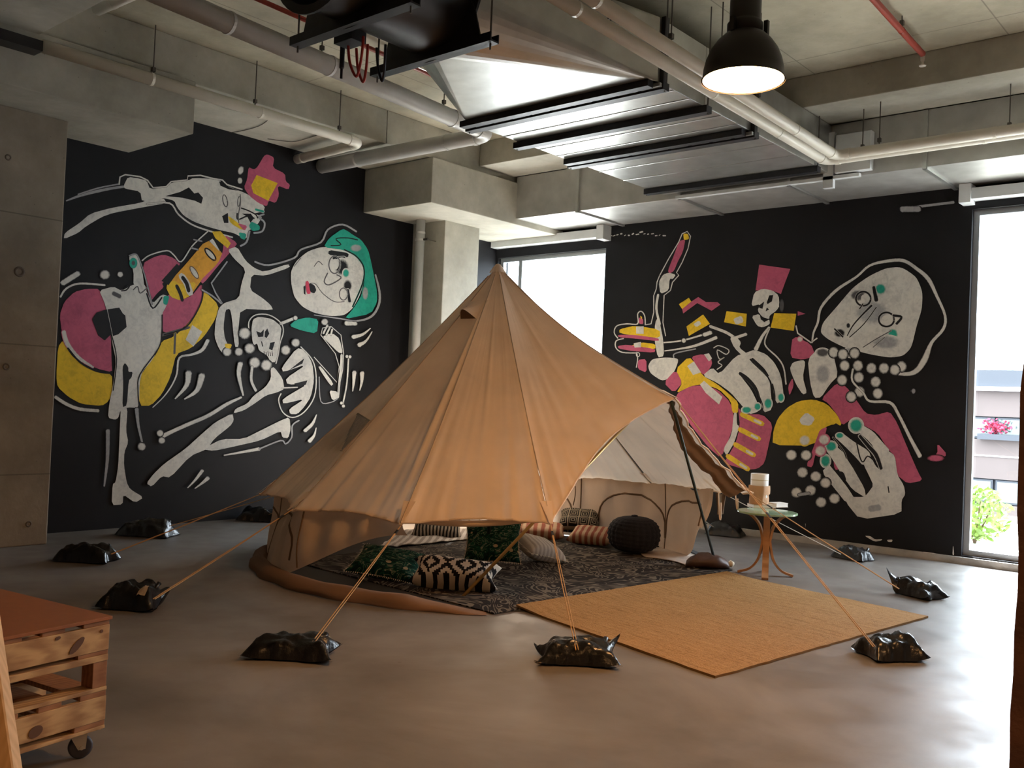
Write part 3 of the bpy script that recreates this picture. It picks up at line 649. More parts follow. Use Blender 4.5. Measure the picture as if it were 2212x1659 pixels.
# ================================================================== MURALS: paint laid flat on the two black walls
class Mural:
    def __init__(s, axis, val, sgn, wall):
        s.axis, s.val, s.sgn, s.wall = axis, val, sgn, wall
        s.layer = 0; s.parts = {}; s.cols = {}; s.bg = 'K'; s.cur = None; s.ox = s.oy = 0; s.sc = 1
    def frame(s, ox, oy, sc): s.ox, s.oy, s.sc = ox, oy, sc
    def part(s, name, label):
        s.cur = (name, label); s.parts.setdefault(s.cur, MB()); s.cols.setdefault(s.cur, []); s.bg = 'K'
    def pt(s, p):
        return on(s.ox + p[0] / s.sc, s.oy + p[1] / s.sc, s.axis, s.val + s.sgn * (.0015 + s.layer * .00012))
    def put(s, V, F, col, cov):
        mb = s.parts[s.cur]; mb.want_cov = True
        mb.add([s.pt(p) for p in V], F, 0, cov); s.cols[s.cur] += [(PCOL[col], PCOL[s.bg])] * len(V); s.layer += 1
    def poly(s, col, pts, smooth=1):
        P = [Vector((p[0], p[1])) for p in pts]
        for _ in range(smooth):
            Q = []
            for i in range(len(P)):
                a, b = P[i], P[(i + 1) % len(P)]; f = .18 if _ == 0 else .25
                Q += [a.lerp(b, f), a.lerp(b, 1 - f)]
            P = Q
        s.put(P, [tuple(range(len(P)))], col, [1.0] * len(P))
    def stroke(s, col, pts, w, soft=True, sm=True):
        P = [Vector((p[0], p[1], 0)) for p in pts]
        W_ = list(w) if isinstance(w, (list, tuple)) else [w] * len(P)
        if sm and len(P) > 2:
            Pw = [Vector((p.x, p.y, W_[i])) for i, p in enumerate(P)]
            Pw = catmull(Pw, 4); P = [Vector((p.x, p.y, 0)) for p in Pw]; W_ = [max(1, p.z) for p in Pw]
        cols = [(-1, 0), (-.45, 1), (.45, 1), (1, 0)] if soft else [(-1, .35), (-.9, 1), (.9, 1), (1, .35)]
        # soft end caps
        d0 = (P[0] - P[1]).normalized(); d1 = (P[-1] - P[-2]).normalized()
        k0 = W_[0] * .5; k1 = W_[-1] * .5
        P = [P[0] + d0 * k0] + P + [P[-1] + d1 * k1]; W_ = [W_[0] * .55] + W_ + [W_[-1] * .55]
        V = []; C = []
        for i, p in enumerate(P):
            t = (P[min(i + 1, len(P) - 1)] - P[max(i - 1, 0)]).normalized(); nn = Vector((-t.y, t.x, 0))
            end = i in (0, len(P) - 1)
            for a, c in cols:
                V.append(p + nn * (a * W_[i] * (.62 if soft else .5))); C.append(0.0 if end and soft else c)
        F = [(i * 4 + k, i * 4 + k + 1, i * 4 + k + 5, i * 4 + k + 4) for i in range(len(P) - 1) for k in range(3)]
        s.put(V, F, col, C)
    def dot(s, col, x, y, rx, ry=None, soft=True, rot=0):
        ry = ry or rx; n = 20; V = [(x, y)]; C = [1.0]
        for q, c in (((.5, 1.0), (1.18, 0.0)) if soft else ((.93, 1.0), (1.0, .5))):
            q, c = q, c
            for k in range(n):
                a = 2 * pi * k / n; ex, ey = rx * q * cos(a), ry * q * sin(a)
                V.append((x + ex * cos(rot) - ey * sin(rot), y + ex * sin(rot) + ey * cos(rot))); C.append(c)
        F = [(0, 1 + k, 1 + (k + 1) % n) for k in range(n)] + [(1 + k, 1 + n + k, 1 + n + (k + 1) % n, 1 + (k + 1) % n) for k in range(n)]
        s.put(V, F, col, C)
    def ringo(s, col, x, y, rx, ry, w, rot=0, soft=True):
        pts = [(x + rx * cos(a) * cos(rot) - ry * sin(a) * sin(rot), y + rx * cos(a) * sin(rot) + ry * sin(a) * cos(rot)) for a in [2 * pi * k / 14 for k in range(15)]]
        s.stroke(col, pts, w, soft)
    def finish(s):
        for (name, label), mb in s.parts.items():
            o = mb.build(name, 'mural_paint', s.wall, fixn=False)
            for k, nm in enumerate(('fg', 'bgc')):
                at = o.data.attributes.new(nm, 'FLOAT_COLOR', 'POINT')
                at.data.foreach_set('color', [v for cc in s.cols[(name, label)] for v in (*cc[k], 1.0)])
            if label: o['label'] = label

# ---------------------------------------------------------------- guitar player, left wall
M = Mural('X', XL, 1, wall_left); M.frame(100, 250, 2.765)
p, st, d, rg = M.poly, M.stroke, M.dot, M.ringo
M.part('painted_arm', 'grey white painted hand and long arm reaching to a pink flower')
st('G', [(120, 508), (200, 478), (300, 452), (400, 432), (480, 422)], [8, 16, 18, 16, 14]); st('G', [(190, 470), (310, 432), (435, 408)], 9)
p('W', [(110, 700), (200, 640), (262, 585), (390, 550), (565, 520), (610, 500), (700, 492), (720, 522), (570, 548), (400, 580), (330, 605), (235, 662), (190, 700), (104, 738)])
p('W', [(462, 418), (488, 365), (560, 376), (600, 388), (620, 440), (720, 425), (745, 400), (850, 386), (876, 372), (1034, 378), (1045, 402), (1110, 432), (1190, 462), (1250, 500), (1306, 542), (1298, 572), (1235, 584), (1292, 600), (1262, 650), (1205, 690), (1196, 735), (1160, 722), (1118, 700), (1040, 684), (960, 662), (880, 632), (820, 596), (782, 548), (764, 506), (690, 490), (572, 515), (562, 452), (470, 436)])
p('K', [(712, 480), (800, 455), (852, 428), (884, 464), (908, 458), (936, 490), (926, 526), (888, 508), (812, 490)], 0)
p('K', [(1032, 392), (1070, 402), (1090, 425), (1150, 448), (1090, 440), (1040, 418)], 0)
M.bg = 'W'; rg('S', 1068, 508, 13, 36, 6, -.2); rg('S', 1150, 512, 7, 30, 5, .1); st('K', [(1165, 552), (1205, 566), (1250, 590), (1262, 610)], 8, False)
st('K', [(1140, 585), (1145, 620), (1200, 600), (1240, 612)], 9, False)
p('K', [(1168, 585), (1222, 585), (1240, 612), (1220, 640), (1200, 602)], 0); p('K', [(1050, 600), (1085, 580), (1088, 640), (1062, 640)], 0)
p('Y', [(1084, 596), (1122, 622), (1182, 668), (1170, 684), (1100, 642)]); p('P', [(1140, 640), (1202, 658), (1184, 690)])
p('T', [(1224, 630), (1274, 656), (1276, 682), (1232, 690), (1210, 662)]); p('T', [(1148, 696), (1196, 704), (1188, 742), (1160, 732)]); st('T', [(1250, 560), (1296, 572)], 14); M.bg = 'K'
st('W', [(435, 410), (440, 366), (472, 352), (560, 364), (605, 386), (638, 430), (716, 424), (745, 394), (842, 384), (846, 360), (920, 356), (1000, 376), (1052, 384), (1080, 412), (1170, 440)], 9, True, False)
st('W', [(600, 528), (735, 522), (790, 590), (870, 650), (980, 690), (1112, 726)], 10)
st('G', [(1160, 778), (1196, 754), (1214, 690)], 12); st('G', [(1240, 700), (1290, 690), (1304, 640), (1270, 604), (1300, 588)], 11)
M.part('painted_flower', 'pink painted flower with a yellow square centre')
p('P', [(1180, 428), (1200, 380), (1208, 306), (1240, 322), (1262, 306), (1300, 240), (1320, 230), (1362, 250), (1352, 310), (1426, 346), (1430, 392), (1456, 412), (1446, 442), (1382, 416), (1390, 476), (1370, 522), (1328, 506), (1318, 542), (1268, 522), (1210, 476)], 1)
p('Y', [(1224, 416), (1256, 354), (1382, 402), (1326, 508), (1236, 462)], 0)
d('W', 1162, 326, 17, 26, rot=.3); d('W', 1157, 388, 15, 19)
M.bg = 'W'; st('S', [(1158, 470), (1160, 520), (1148, 590), (1150, 640)], 6)
M.part('painted_guitar', 'pink and yellow painted guitar with an orange neck')
p('P', [(575, 882), (640, 845), (700, 828), (762, 850), (806, 892), (690, 1000), (702, 1024), (660, 1062), (622, 1112), (595, 1010)])
p('P', [(735, 1060), (800, 1105), (870, 1075), (930, 1000), (936, 1060), (920, 1130), (880, 1200), (820, 1268), (700, 1302), (690, 1230), (700, 1120)])
p('Y', [(60, 1556), (70, 1380), (100, 1340), (140, 1420), (210, 1488), (300, 1530), (392, 1540), (396, 1640), (372, 1706), (332, 1733), (210, 1722), (130, 1678), (66, 1618)])
p('P', [(80, 1190), (108, 1110), (168, 1052), (240, 1034), (320, 1034), (350, 1128), (362, 1180), (386, 1310), (390, 1480), (394, 1532), (300, 1510), (200, 1456), (130, 1370), (92, 1290)])
p('Y', [(556, 1732), (552, 1570), (600, 1498), (660, 1420), (690, 1346), (762, 1320), (832, 1258), (884, 1196), (930, 1100), (938, 1040), (1032, 1132), (1012, 1212), (942, 1320), (862, 1390), (776, 1422), (742, 1560), (690, 1664), (624, 1732)])
p('W', [(832, 1338), (872, 1250), (932, 1290), (880, 1378)], 0)
M.bg = 'Y'; st('S', [(690, 1310), (760, 1290), (850, 1265)], 16, False); st('S', [(770, 1300), (765, 1420)], 14)
p('O', [(958, 738), (1025, 792), (1058, 830), (1030, 884), (930, 978), (862, 1076), (800, 1104), (742, 1082), (712, 1020), (760, 966), (830, 890)])
p('Y', [(712, 1020), (760, 980), (800, 1010), (900, 990), (862, 1076), (800, 1104), (742, 1082)])
p('P', [(1062, 708), (1142, 760), (1120, 792), (1030, 892), (936, 1006), (918, 986), (1028, 880), (1056, 806)])
p('Y', [(990, 692), (1042, 690), (1102, 762), (1084, 792), (1010, 732)], 0); p('W', [(974, 748), (992, 734), (1044, 792), (1030, 806)], 0); p('K', [(1000, 742), (1056, 800), (1036, 806)], 0)
p('K', [(688, 986), (780, 884), (806, 906), (730, 1012)], 0)
M.bg = 'O'; rg('K', 980, 828, 46, 16, 9, .85); d('W', 980, 828, 38, 12, False, .85); d('W', 884, 936, 38, 12, False, 1.0); rg('S', 884, 936, 42, 15, 5, 1.0)
st('W', [(810, 960), (838, 1000), (858, 1055)], 38, False); st('K', [(816, 968), (838, 1002), (850, 1044)], 22, False); st('K', [(780, 1018), (800, 1060), (812, 1100)], 20, False)
M.bg = 'K'; st('W', [(572, 866), (620, 832), (720, 806), (762, 832), (806, 872), (870, 780), (930, 722), (966, 690)], 8); st('G', [(868, 790), (905, 800)], 10); st('G', [(880, 740), (930, 750)], 8)
st('W', [(85, 1082), (120, 1032), (200, 1002), (350, 1012)], 12); st('W', [(98, 1000), (190, 942)], 32); M.bg = 'P'; st('W', [(104, 1290), (126, 1362), (190, 1442), (280, 1502)], [26, 28, 22, 12]); M.bg = 'K'
st('W', [(55, 1680), (120, 1722), (200, 1752), (310, 1762)], 20); d('W', 350, 950, 30, 28); d('W', 442, 948, 17)
st('K', [(130, 1390), (200, 1470), (300, 1525), (392, 1538)], 11, False); st('K', [(936, 1010), (930, 1100), (880, 1205), (820, 1272), (706, 1308)], 8, False)
M.part('painted_forearm', 'white painted hand and forearm crossing the guitar body')
p('W', [(315, 1044), (400, 1020), (450, 1046), (515, 1010), (560, 1000), (590, 1010), (602, 1060), (636, 1122), (690, 1066), (736, 1080), (716, 1140), (692, 1182), (690, 1292), (680, 1372), (632, 1460), (572, 1530), (556, 1602), (556, 1745), (482, 1742), (442, 1762), (430, 1804), (412, 1816), (368, 1804), (376, 1720), (400, 1602), (416, 1460), (392, 1352), (386, 1290), (370, 1200), (346, 1110)])
p('W', [(490, 842), (525, 826), (546, 840), (576, 940), (586, 1022), (520, 1016), (522, 930)]); d('T', 520, 880, 24, 32, False); M.bg = 'T'; d('S', 520, 880, 12, 16); M.bg = 'W'
p('K', [(274, 1216), (300, 1176), (362, 1156), (392, 1300), (350, 1342), (310, 1312)], 0); p('K', [(366, 1156), (436, 1146), (458, 1182), (472, 1192), (480, 1262), (430, 1306), (398, 1316)], 0)
p('K', [(455, 1500), (470, 1475), (490, 1502), (490, 1530), (516, 1530), (510, 1562), (492, 1582), (482, 1730), (454, 1742), (460, 1600)])
p('T', [(700, 1076), (736, 1075), (722, 1132), (698, 1124)]); st('K', [(450, 1046), (480, 1040), (500, 1010), (470, 1030)], 8, False)
st('K', [(600, 1062), (636, 1150), (690, 1086)], 10, True); st('S', [(520, 1040), (545, 1020), (560, 1060), (600, 1030)], 7); st('S', [(400, 1060), (440, 1080)], 26)
M.bg = 'K'; st('G', [(495, 836), (530, 826), (552, 850), (590, 960), (632, 1126)], 8); st('K', [(366, 1200), (388, 1300), (420, 1450), (400, 1640)], 6, False); st('K', [(692, 1190), (690, 1300), (670, 1390), (560, 1545), (548, 1640), (556, 1740)], 7, False)
M.part('painted_leg', 'white painted bone leg with splayed toes')
p('W', [(445, 1748), (486, 1742), (476, 1880), (490, 1950), (466, 2010), (464, 2090), (480, 2190), (500, 2230), (582, 2280), (530, 2312), (460, 2262), (456, 2322), (390, 2326), (396, 2200), (414, 2190), (430, 2090), (436, 1950), (440, 1850)])
st('G', [(540, 1752), (550, 1850), (575, 1960)], [24, 16, 12]); d('W', 570, 1976, 24); st('G', [(368, 1880), (365, 2050), (346, 2212)], [24, 20, 10])
M.part('painted_figure', 'white painted shoulders and neck lines of the guitar player')
p('W', [(1082, 800), (1138, 780), (1190, 866), (1240, 908), (1300, 934), (1445, 884), (1456, 906), (1310, 956), (1226, 948), (1216, 1040), (1290, 1088), (1340, 1130), (1356, 1162), (1160, 1152), (1146, 1284), (1150, 1380), (1125, 1380), (1108, 1200), (1096, 1152), (1070, 1160), (1058, 1262), (1066, 1330), (1102, 1400), (1076, 1446), (1030, 1390), (1004, 1320), (1010, 1232), (1030, 1150), (1062, 1118), (1150, 1092), (1166, 1000), (1192, 920), (1120, 852)])
st('G', [(1080, 872), (986, 1000), (1012, 1060), (1050, 1120)], 9, True, False); st('G', [(930, 1040), (990, 1075), (1046, 1122)], 10)
d('W', 1080, 1410, 26); d('W', 1150, 1410, 24); p('Y', [(1066, 1360), (1110, 1364), (1100, 1392), (1070, 1386)])
st('G', [(1246, 872), (1330, 892), (1480, 850), (1520, 800), (1640, 756), (1682, 680), (1770, 650), (1852, 692)], 11)
st('W', [(965, 1342), (930, 1400), (870, 1426), (795, 1446), (780, 1540), (750, 1610), (700, 1680), (636, 1742)], [22, 20, 14, 12, 10, 9, 7, 6])
for a in ([(850, 1536), (838, 1610), (770, 1690)], [(930, 1552), (900, 1640), (826, 1692)]): st('W', a, [38, 26, 8])
M.part('painted_face', 'pale painted face with teal headscarf and red lips')
p('W', [(1460, 932), (1490, 870), (1560, 810), (1640, 784), (1720, 784), (1800, 808), (1870, 858), (1902, 920), (1896, 1000), (1870, 1080), (1830, 1152), (1780, 1192), (1700, 1198), (1600, 1178), (1530, 1142), (1480, 1082), (1462, 1000)], 2)
p('T', [(1655, 786), (1690, 730), (1770, 674), (1802, 690), (1832, 712), (1880, 740), (1922, 800), (1942, 880), (1976, 1050), (1976, 1112), (1940, 1182), (1778, 1216), (1836, 1150), (1886, 1066), (1902, 980), (1896, 902), (1850, 842), (1780, 802)])
p('T', [(1450, 1254), (1490, 1220), (1560, 1204), (1626, 1216), (1616, 1302), (1520, 1282)])
M.bg = 'T'; st('K', [(1700, 776), (1760, 770), (1730, 735), (1800, 730), (1860, 742)], 7, True); st('K', [(1780, 800), (1850, 838), (1896, 905), (1890, 1000), (1830, 1140)], 8, True)
d('G', 1850, 790, 34, 22); d('G', 1905, 1060, 18, 40)
M.bg = 'W'; st('K', [(1700, 818), (1790, 832)], 30, False); st('K', [(1715, 850), (1780, 848)], 18, True); d('K', 1765, 905, 42, 50); rg('S', 1722, 890, 34, 52, 7); d('W', 1728, 886, 20, 32, False)
d('K', 1800, 1015, 26, 36); st('K', [(1800, 1040), (1812, 1110)], 18, True); rg('S', 1775, 1065, 24, 36, 6); d('T', 1790, 940, 20, 26)
st('S', [(1680, 940), (1660, 990), (1690, 1010), (1760, 970), (1735, 950)], 8); st('S', [(1540, 1020), (1600, 1000), (1650, 1060), (1720, 1110), (1780, 1110)], 5); st('S', [(1600, 900), (1625, 870), (1650, 890)], 5); st('S', [(1480, 900), (1520, 850)], 4)
p('R', [(1546, 992), (1566, 984), (1582, 1062), (1556, 1066)]); p('K', [(1568, 998), (1600, 1010), (1614, 1042), (1600, 1062), (1576, 1052)]); p('K', [(1536, 1020), (1548, 1020), (1548, 1070), (1538, 1062)], 0)
M.bg = 'K'
st('G', [(1966, 950), (1990, 1050), (1986, 1130), (1940, 1200), (1850, 1226), (1756, 1212), (1600, 1190)], [10, 14, 14, 14, 10, 8, 6])
M.part('painted_skeleton', 'small white painted skeleton with skull, ribs and waving arm')
st('W', [(1400, 1242), (1490, 1206)], 18); d('W', 1488, 1208, 14)
p('W', [(1225, 1272), (1234, 1216), (1270, 1200), (1350, 1214), (1406, 1260), (1396, 1340), (1386, 1402), (1370, 1472), (1340, 1472), (1320, 1432), (1270, 1402), (1260, 1360), (1240, 1370), (1230, 1342)])
p('K', [(1254, 1286), (1280, 1296), (1300, 1276), (1296, 1320), (1266, 1322)], 0); p('K', [(1306, 1290), (1320, 1270), (1332, 1302), (1316, 1328), (1304, 1320)], 0); p('K', [(1338, 1356), (1366, 1350), (1350, 1402), (1330, 1392)], 0)
st('K', [(1286, 1350), (1292, 1376)], 6, False)
for k in range(5): st('K', [(1300 + k * 12, 1408 + (k % 2) * 4), (1304 + k * 12, 1434)], 4, False)
st('W', [(1214, 1300), (1210, 1232), (1250, 1190), (1330, 1190), (1400, 1236), (1416, 1290), (1396, 1360), (1386, 1424), (1372, 1480)], 7)
for x, y, r in ((1185, 1300, 34), (1215, 1390, 30), (1430, 1400, 28), (1490, 1356, 25), (1245, 1475, 32), (1315, 1490, 32)): d('W', x, y, r)
p('W', [(1496, 1386), (1546, 1400), (1590, 1480), (1600, 1580), (1580, 1680), (1540, 1740), (1500, 1782), (1456, 1782), (1450, 1752), (1545, 1690), (1415, 1722), (1410, 1692), (1566, 1600), (1440, 1606), (1430, 1570), (1556, 1484), (1415, 1532), (1405, 1505)])
p('K', [(1500, 1480), (1540, 1450), (1530, 1480), (1470, 1510), (1450, 1520)], 0); p('K', [(1480, 1600), (1560, 1580), (1550, 1606), (1500, 1620)], 0)
p('W', [(1340, 1510), (1360, 1500), (1412, 1570), (1422, 1632), (1380, 1652), (1312, 1670), (1240, 1722), (1180, 1760), (1118, 1778), (1130, 1750), (1200, 1720), (1240, 1670), (1310, 1620), (1342, 1570)])
st('W', [(1230, 1500), (1225, 1580), (1252, 1642)], 16); st('W', [(1160, 1480), (1150, 1550), (1176, 1670)], [30, 24, 10]); st('W', [(1410, 1626), (1500, 1622)], 8)
st('W', [(1165, 1682), (1080, 1722), (970, 1790), (850, 1842), (760, 1882), (700, 1912)], [12, 20, 22, 22, 22, 26]); d('W', 680, 1896, 20); d('W', 690, 1940, 20)
p('W', [(1112, 1776), (1120, 1820), (1100, 1852), (1002, 1930), (962, 1990), (860, 2032), (740, 2162), (690, 2152), (630, 2216), (598, 2196), (640, 2140), (702, 2080), (830, 1990), (940, 1890), (1010, 1830)])
p('W', [(930, 1992), (1050, 1930), (1180, 1930), (1280, 1880), (1400, 1820), (1452, 1800), (1460, 1870), (1446, 1926), (1410, 1922), (1400, 1882), (1280, 1940), (1120, 1976), (1000, 2002)])
st('W', [(1062, 2028), (1272, 1990)], [8, 20]); st('G', [(1272, 1990), (1400, 1940), (1430, 1960), (1466, 1920), (1470, 1850), (1510, 1820)], 9)
st('W', [(1520, 1380), (1590, 1460), (1612, 1560), (1600, 1680), (1540, 1770), (1470, 1802), (1412, 1770), (1388, 1700), (1402, 1660)], 7)
st('W', [(1742, 1680), (1760, 1500), (1764, 1430)], 14, False); p('W', [(1622, 1500), (1640, 1496), (1716, 1600), (1700, 1616)]); p('W', [(1690, 1640), (1740, 1648), (1752, 1682), (1708, 1702)])
p('W', [(1650, 1322), (1676, 1304), (1712, 1300), (1752, 1332), (1772, 1422), (1742, 1412), (1702, 1372)]); d('W', 1663, 1232, 20)
for a in ([(1680, 1250), (1655, 1300)], [(1695, 1262), (1672, 1310)], [(1708, 1276), (1700, 1310)]): st('W', a, 11)
st('W', [(1600, 1442), (1735, 1592), (1750, 1500), (1726, 1420), (1640, 1310), (1650, 1268), (1700, 1258), (1760, 1310), (1776, 1420), (1770, 1520), (1742, 1650)], 5, True, False)
st('G', [(1630, 1560), (1640, 1706), (1700, 1712), (1740, 1690)], 6); st('W', [(1805, 1452), (1795, 1600), (1772, 1720)], 9)
for x, y in ((1796, 1438), (1814, 1440), (1763, 1716), (1775, 1734)): d('W', x, y, 10)
for a, w in (([(1832, 1322), (1890, 1306), (1936, 1270)], [24, 16, 6]), ([(1868, 1370), (1910, 1345), (1946, 1290)], [26, 14, 6]), ([(1840, 1532), (1836, 1590), (1830, 1645)], [26, 16, 6]), ([(1886, 1536), (1884, 1590), (1872, 1640)], [26, 16, 6]),
             ([(1790, 1240), (1850, 1242)], [26, 22]), ([(1545, 1882), (1590, 1840), (1614, 1786)], [22, 18, 6]), ([(1572, 1944), (1600, 1910), (1612, 1864)], [24, 14, 6]), ([(845, 2222), (890, 2175), (932, 2120)], [6, 14, 20]), ([(888, 2226), (930, 2195), (966, 2164)], [6, 14, 24])): st('W', a, w)
M.finish()

# ---------------------------------------------------------------- hooded figure, window wall
M = Mural('Y', YB, -1, wall_back); M.frame(1300, 450, 2.765)
p, st, d, rg = M.poly, M.stroke, M.dot, M.ringo
def RS(pts): return [((1500 + x / 3.107 - 1300) * 2.765, (800 + y / 3.107 - 450) * 2.765) for x, y in pts]
M.part('painted_candle', 'thin white painted arm holding up a pink candle with a yellow tip')
p('P', [(462, 196), (500, 184), (484, 260), (452, 322), (432, 372), (405, 392), (394, 372), (430, 282)]); p('Y', [(486, 150), (515, 152), (522, 184), (490, 190)])
st('W', [(345, 402), (400, 300), (460, 200), (480, 152), (510, 138), (530, 166), (515, 240), (480, 322), (446, 384), (460, 400), (422, 442), (410, 490)], 6, True, False)
p('W', [(340, 442), (365, 396), (400, 384), (442, 396), (425, 422), (405, 420), (400, 490), (350, 512)])
st('W', [(345, 402), (330, 440), (325, 482), (310, 522), (310, 622), (294, 690), (260, 696)], 6, True, False); st('W', [(410, 490), (372, 520), (365, 682), (381, 762)], 6, True, False)
st('W', [(336, 518), (326, 600), (346, 690)], 14, False); p('W', [(318, 684), (340, 640), (354, 722), (366, 782), (372, 882), (334, 892), (314, 782)])
M.part('painted_guitar_head', 'pink and yellow painted guitar head with white strings')
p('Y', [(105, 722), (200, 700), (345, 724), (350, 772), (260, 772), (105, 746)]); p('P', [(95, 756), (200, 756), (340, 776), (340, 794), (200, 778), (100, 770)]); p('Y', [(160, 826), (230, 800), (320, 810), (320, 842), (200, 842)]); p('P', [(95, 822), (150, 814), (320, 840), (315, 862), (180, 852), (100, 838)])
p('W', [(205, 706), (250, 704), (250, 750), (205, 748)], 0); p('W', [(190, 806), (234, 798), (234, 830), (196, 832)], 0)
st('W', [(96, 776), (74, 742), (90, 702), (150, 690), (214, 690), (214, 632), (235, 615), (256, 642), (260, 696)], 7); st('W', [(130, 778), (86, 792), (84, 832), (122, 860), (210, 864)], 7)
p('P', [(222, 650), (246, 660), (248, 692), (222, 690)]); p('Y', [(228, 640), (242, 650), (236, 668)]); p('P', [(215, 905), (266, 900), (268, 982), (215, 960)]); st('W', [(208, 860), (214, 900), (206, 950)], 6); rg('W', 216, 874, 10, 12, 5)
st('W', [(370, 802), (480, 790), (600, 756), (652, 742)], [8, 10, 12, 20]); st('W', [(375, 852), (460, 840), (560, 820), (684, 772)], [6, 10, 16, 20]); st('G', [(430, 892), (440, 866), (560, 840)], 8); d('W', 490, 790, 14)
st('W', [(668, 834), (700, 820), (758, 846), (742, 872), (690, 846), (702, 900), (732, 890), (694, 918), (718, 938), (688, 962)], 6)
M.part('painted_bunting', 'pink and yellow painted flags strung on the black wall')
p('Y', [(460, 572), (520, 534), (536, 560), (480, 602)], 0); p('P', [(480, 602), (530, 560), (576, 530), (622, 560), (690, 560), (708, 575), (656, 612), (570, 566), (486, 628)], 0)
p('Y', [(505, 706), (605, 634), (646, 690), (520, 762)], 0); p('W', [(545, 692), (580, 670), (596, 690), (565, 710)]); p('Y', [(730, 680), (745, 614), (866, 630), (860, 706)], 0); p('W', [(784, 660), (835, 640), (848, 680), (800, 696)])
p('Y', [(1030, 626), (1162, 630), (1146, 732), (1008, 712)], 0); p('P', [(1170, 614), (1216, 630), (1170, 642)], 0)
M.part('painted_skull', 'white painted skull in a pink top hat')
p('P', [(940, 336), (1010, 346), (1126, 362), (1096, 440), (1070, 512), (1020, 492), (918, 490)], 0)
p('W', [(892, 586), (910, 502), (960, 480), (1020, 490), (1056, 520), (1062, 582), (1042, 612), (1002, 640), (1000, 662), (960, 650), (930, 612), (946, 572)])
p('K', [(985, 562), (1000, 520), (1024, 518), (1016, 556), (990, 572)], 0); p('K', [(940, 580), (970, 556), (960, 600), (940, 596)], 0); p('K', [(985, 592), (1000, 604), (978, 616)], 0)
p('W', [(894, 644), (942, 630), (952, 672), (1000, 662), (1004, 692), (960, 712), (928, 702)]); p('K', [(950, 660), (1000, 664), (970, 680)], 0); d('S', 1075, 580, 14, 40)
M.part('painted_bones', 'white painted finger bones between the flags')
st('W', [(650, 706), (740, 740), (792, 772)], 17, False); st('W', [(790, 776), (862, 752)], 18); p('W', [(764, 772), (800, 764), (832, 800), (820, 832), (872, 872), (850, 892), (790, 832)]); st('W', [(610, 756), (650, 742)], 24)
st('W', [(1000, 712), (960, 762), (920, 842)], [16, 18, 26]); st('W', [(1000, 722), (974, 790), (986, 832), (1050, 892), (1086, 952), (1100, 1050)], 9)
M.part('painted_hand', 'white painted hand with teal nails pressed on the pink guitar')
p('W', [(275, 942), (300, 900), (380, 890), (462, 896), (440, 962), (410, 1012), (360, 1032), (290, 986)], 2)
M.part('painted_guitar_body', 'pink painted guitar body with yellow trim')
p('P', [(370, 1042), (440, 964), (482, 1042), (430, 1102)]); p('P', [(440, 1112), (530, 1060), (600, 1058), (690, 1080), (770, 1160), (792, 1262), (770, 1350), (712, 1492), (640, 1432), (520, 1282), (460, 1182)])
p('Y', [(440, 962), (520, 885), (572, 940), (602, 1000), (690, 1050), (762, 1110), (816, 1160), (812, 1226), (780, 1222), (770, 1150), (700, 1080), (602, 1050), (530, 1062), (444, 1106), (482, 1042)]); p('P', [(534, 886), (600, 870), (652, 890), (660, 932), (622, 992), (600, 992), (560, 930)])
p('W', [(510, 942), (550, 914), (592, 980), (545, 996)], 0); p('W', [(586, 1052), (610, 1030), (720, 1126), (700, 1172), (620, 1102)], 0); p('W', [(610, 872), (640, 866), (658, 896), (640, 915)], 0)
p('P', [(812, 1180), (840, 1230), (960, 1230), (1022, 1292), (1000, 1400), (972, 1522), (930, 1556), (860, 1562), (728, 1522), (760, 1470), (800, 1400), (826, 1302)])
p('W', [(788, 1220), (806, 1220), (806, 1290), (822, 1302), (790, 1402), (745, 1478), (724, 1440), (776, 1352)])
for a, b in (((840, 1232), (955, 1286)), ((828, 1322), (935, 1376)), ((800, 1412), (905, 1472)), ((756, 1482), (870, 1556))):
    M.bg = 'P'; st('Y', [a, b], 30, False); M.bg = 'Y'; q = Vector(a).lerp(Vector(b), .62); st('W', [q, Vector(a).lerp(Vector(b), .95)], 16)
M.part('painted_hand', 'white painted hand with teal nails pressed on the pink guitar')
p('W', [(600, 1000), (660, 950), (702, 992), (800, 882), (870, 860), (910, 845), (980, 870), (1030, 920), (1062, 980), (1076, 1030), (1086, 1120), (1080, 1152), (1040, 1166), (1016, 1042), (992, 1000), (890, 895), (880, 905), (985, 1004), (1004, 1040), (1010, 1100), (1018, 1202), (965, 1222), (940, 1100), (916, 1052), (850, 990), (818, 986), (836, 1010), (892, 1082), (930, 1160), (940, 1212), (880, 1232), (840, 1182), (770, 1100), (690, 1042)])
M.bg = 'W'
for x, y, a, b in ((865, 1204, 30, 20), (930, 1184, 20, 22), (993, 1166, 24, 32), (1070, 1130, 19, 27)): d('T', x, y, a, b)
st('K', [(900, 900), (960, 960), (994, 1000)], [14, 20, 8], False); st('K', [(828, 988), (870, 1020), (920, 1080), (936, 1150)], [20, 24, 20, 8], False)
st('K', [(940, 1120), (962, 1180), (958, 1224)], 6, False); st('K', [(1020, 1050), (1034, 1120), (1030, 1190)], 7, False)
M.part('painted_arm', 'short white and pink painted arm beside the neck')
p('W', [(1122, 960), (1140, 920), (1202, 905), (1216, 920), (1200, 1010), (1226, 1102), (1200, 1112), (1160, 1052)]); p('P', [(1140, 760), (1250, 810), (1276, 882), (1200, 905), (1124, 890)]); p('P', [(1112, 1062), (1140, 1010), (1146, 1062), (1120, 1122)]); M.bg = 'P'; d('W', 1183, 782, 16)
M.part('painted_coat', 'pink painted coat and white neck of the hooded figure')
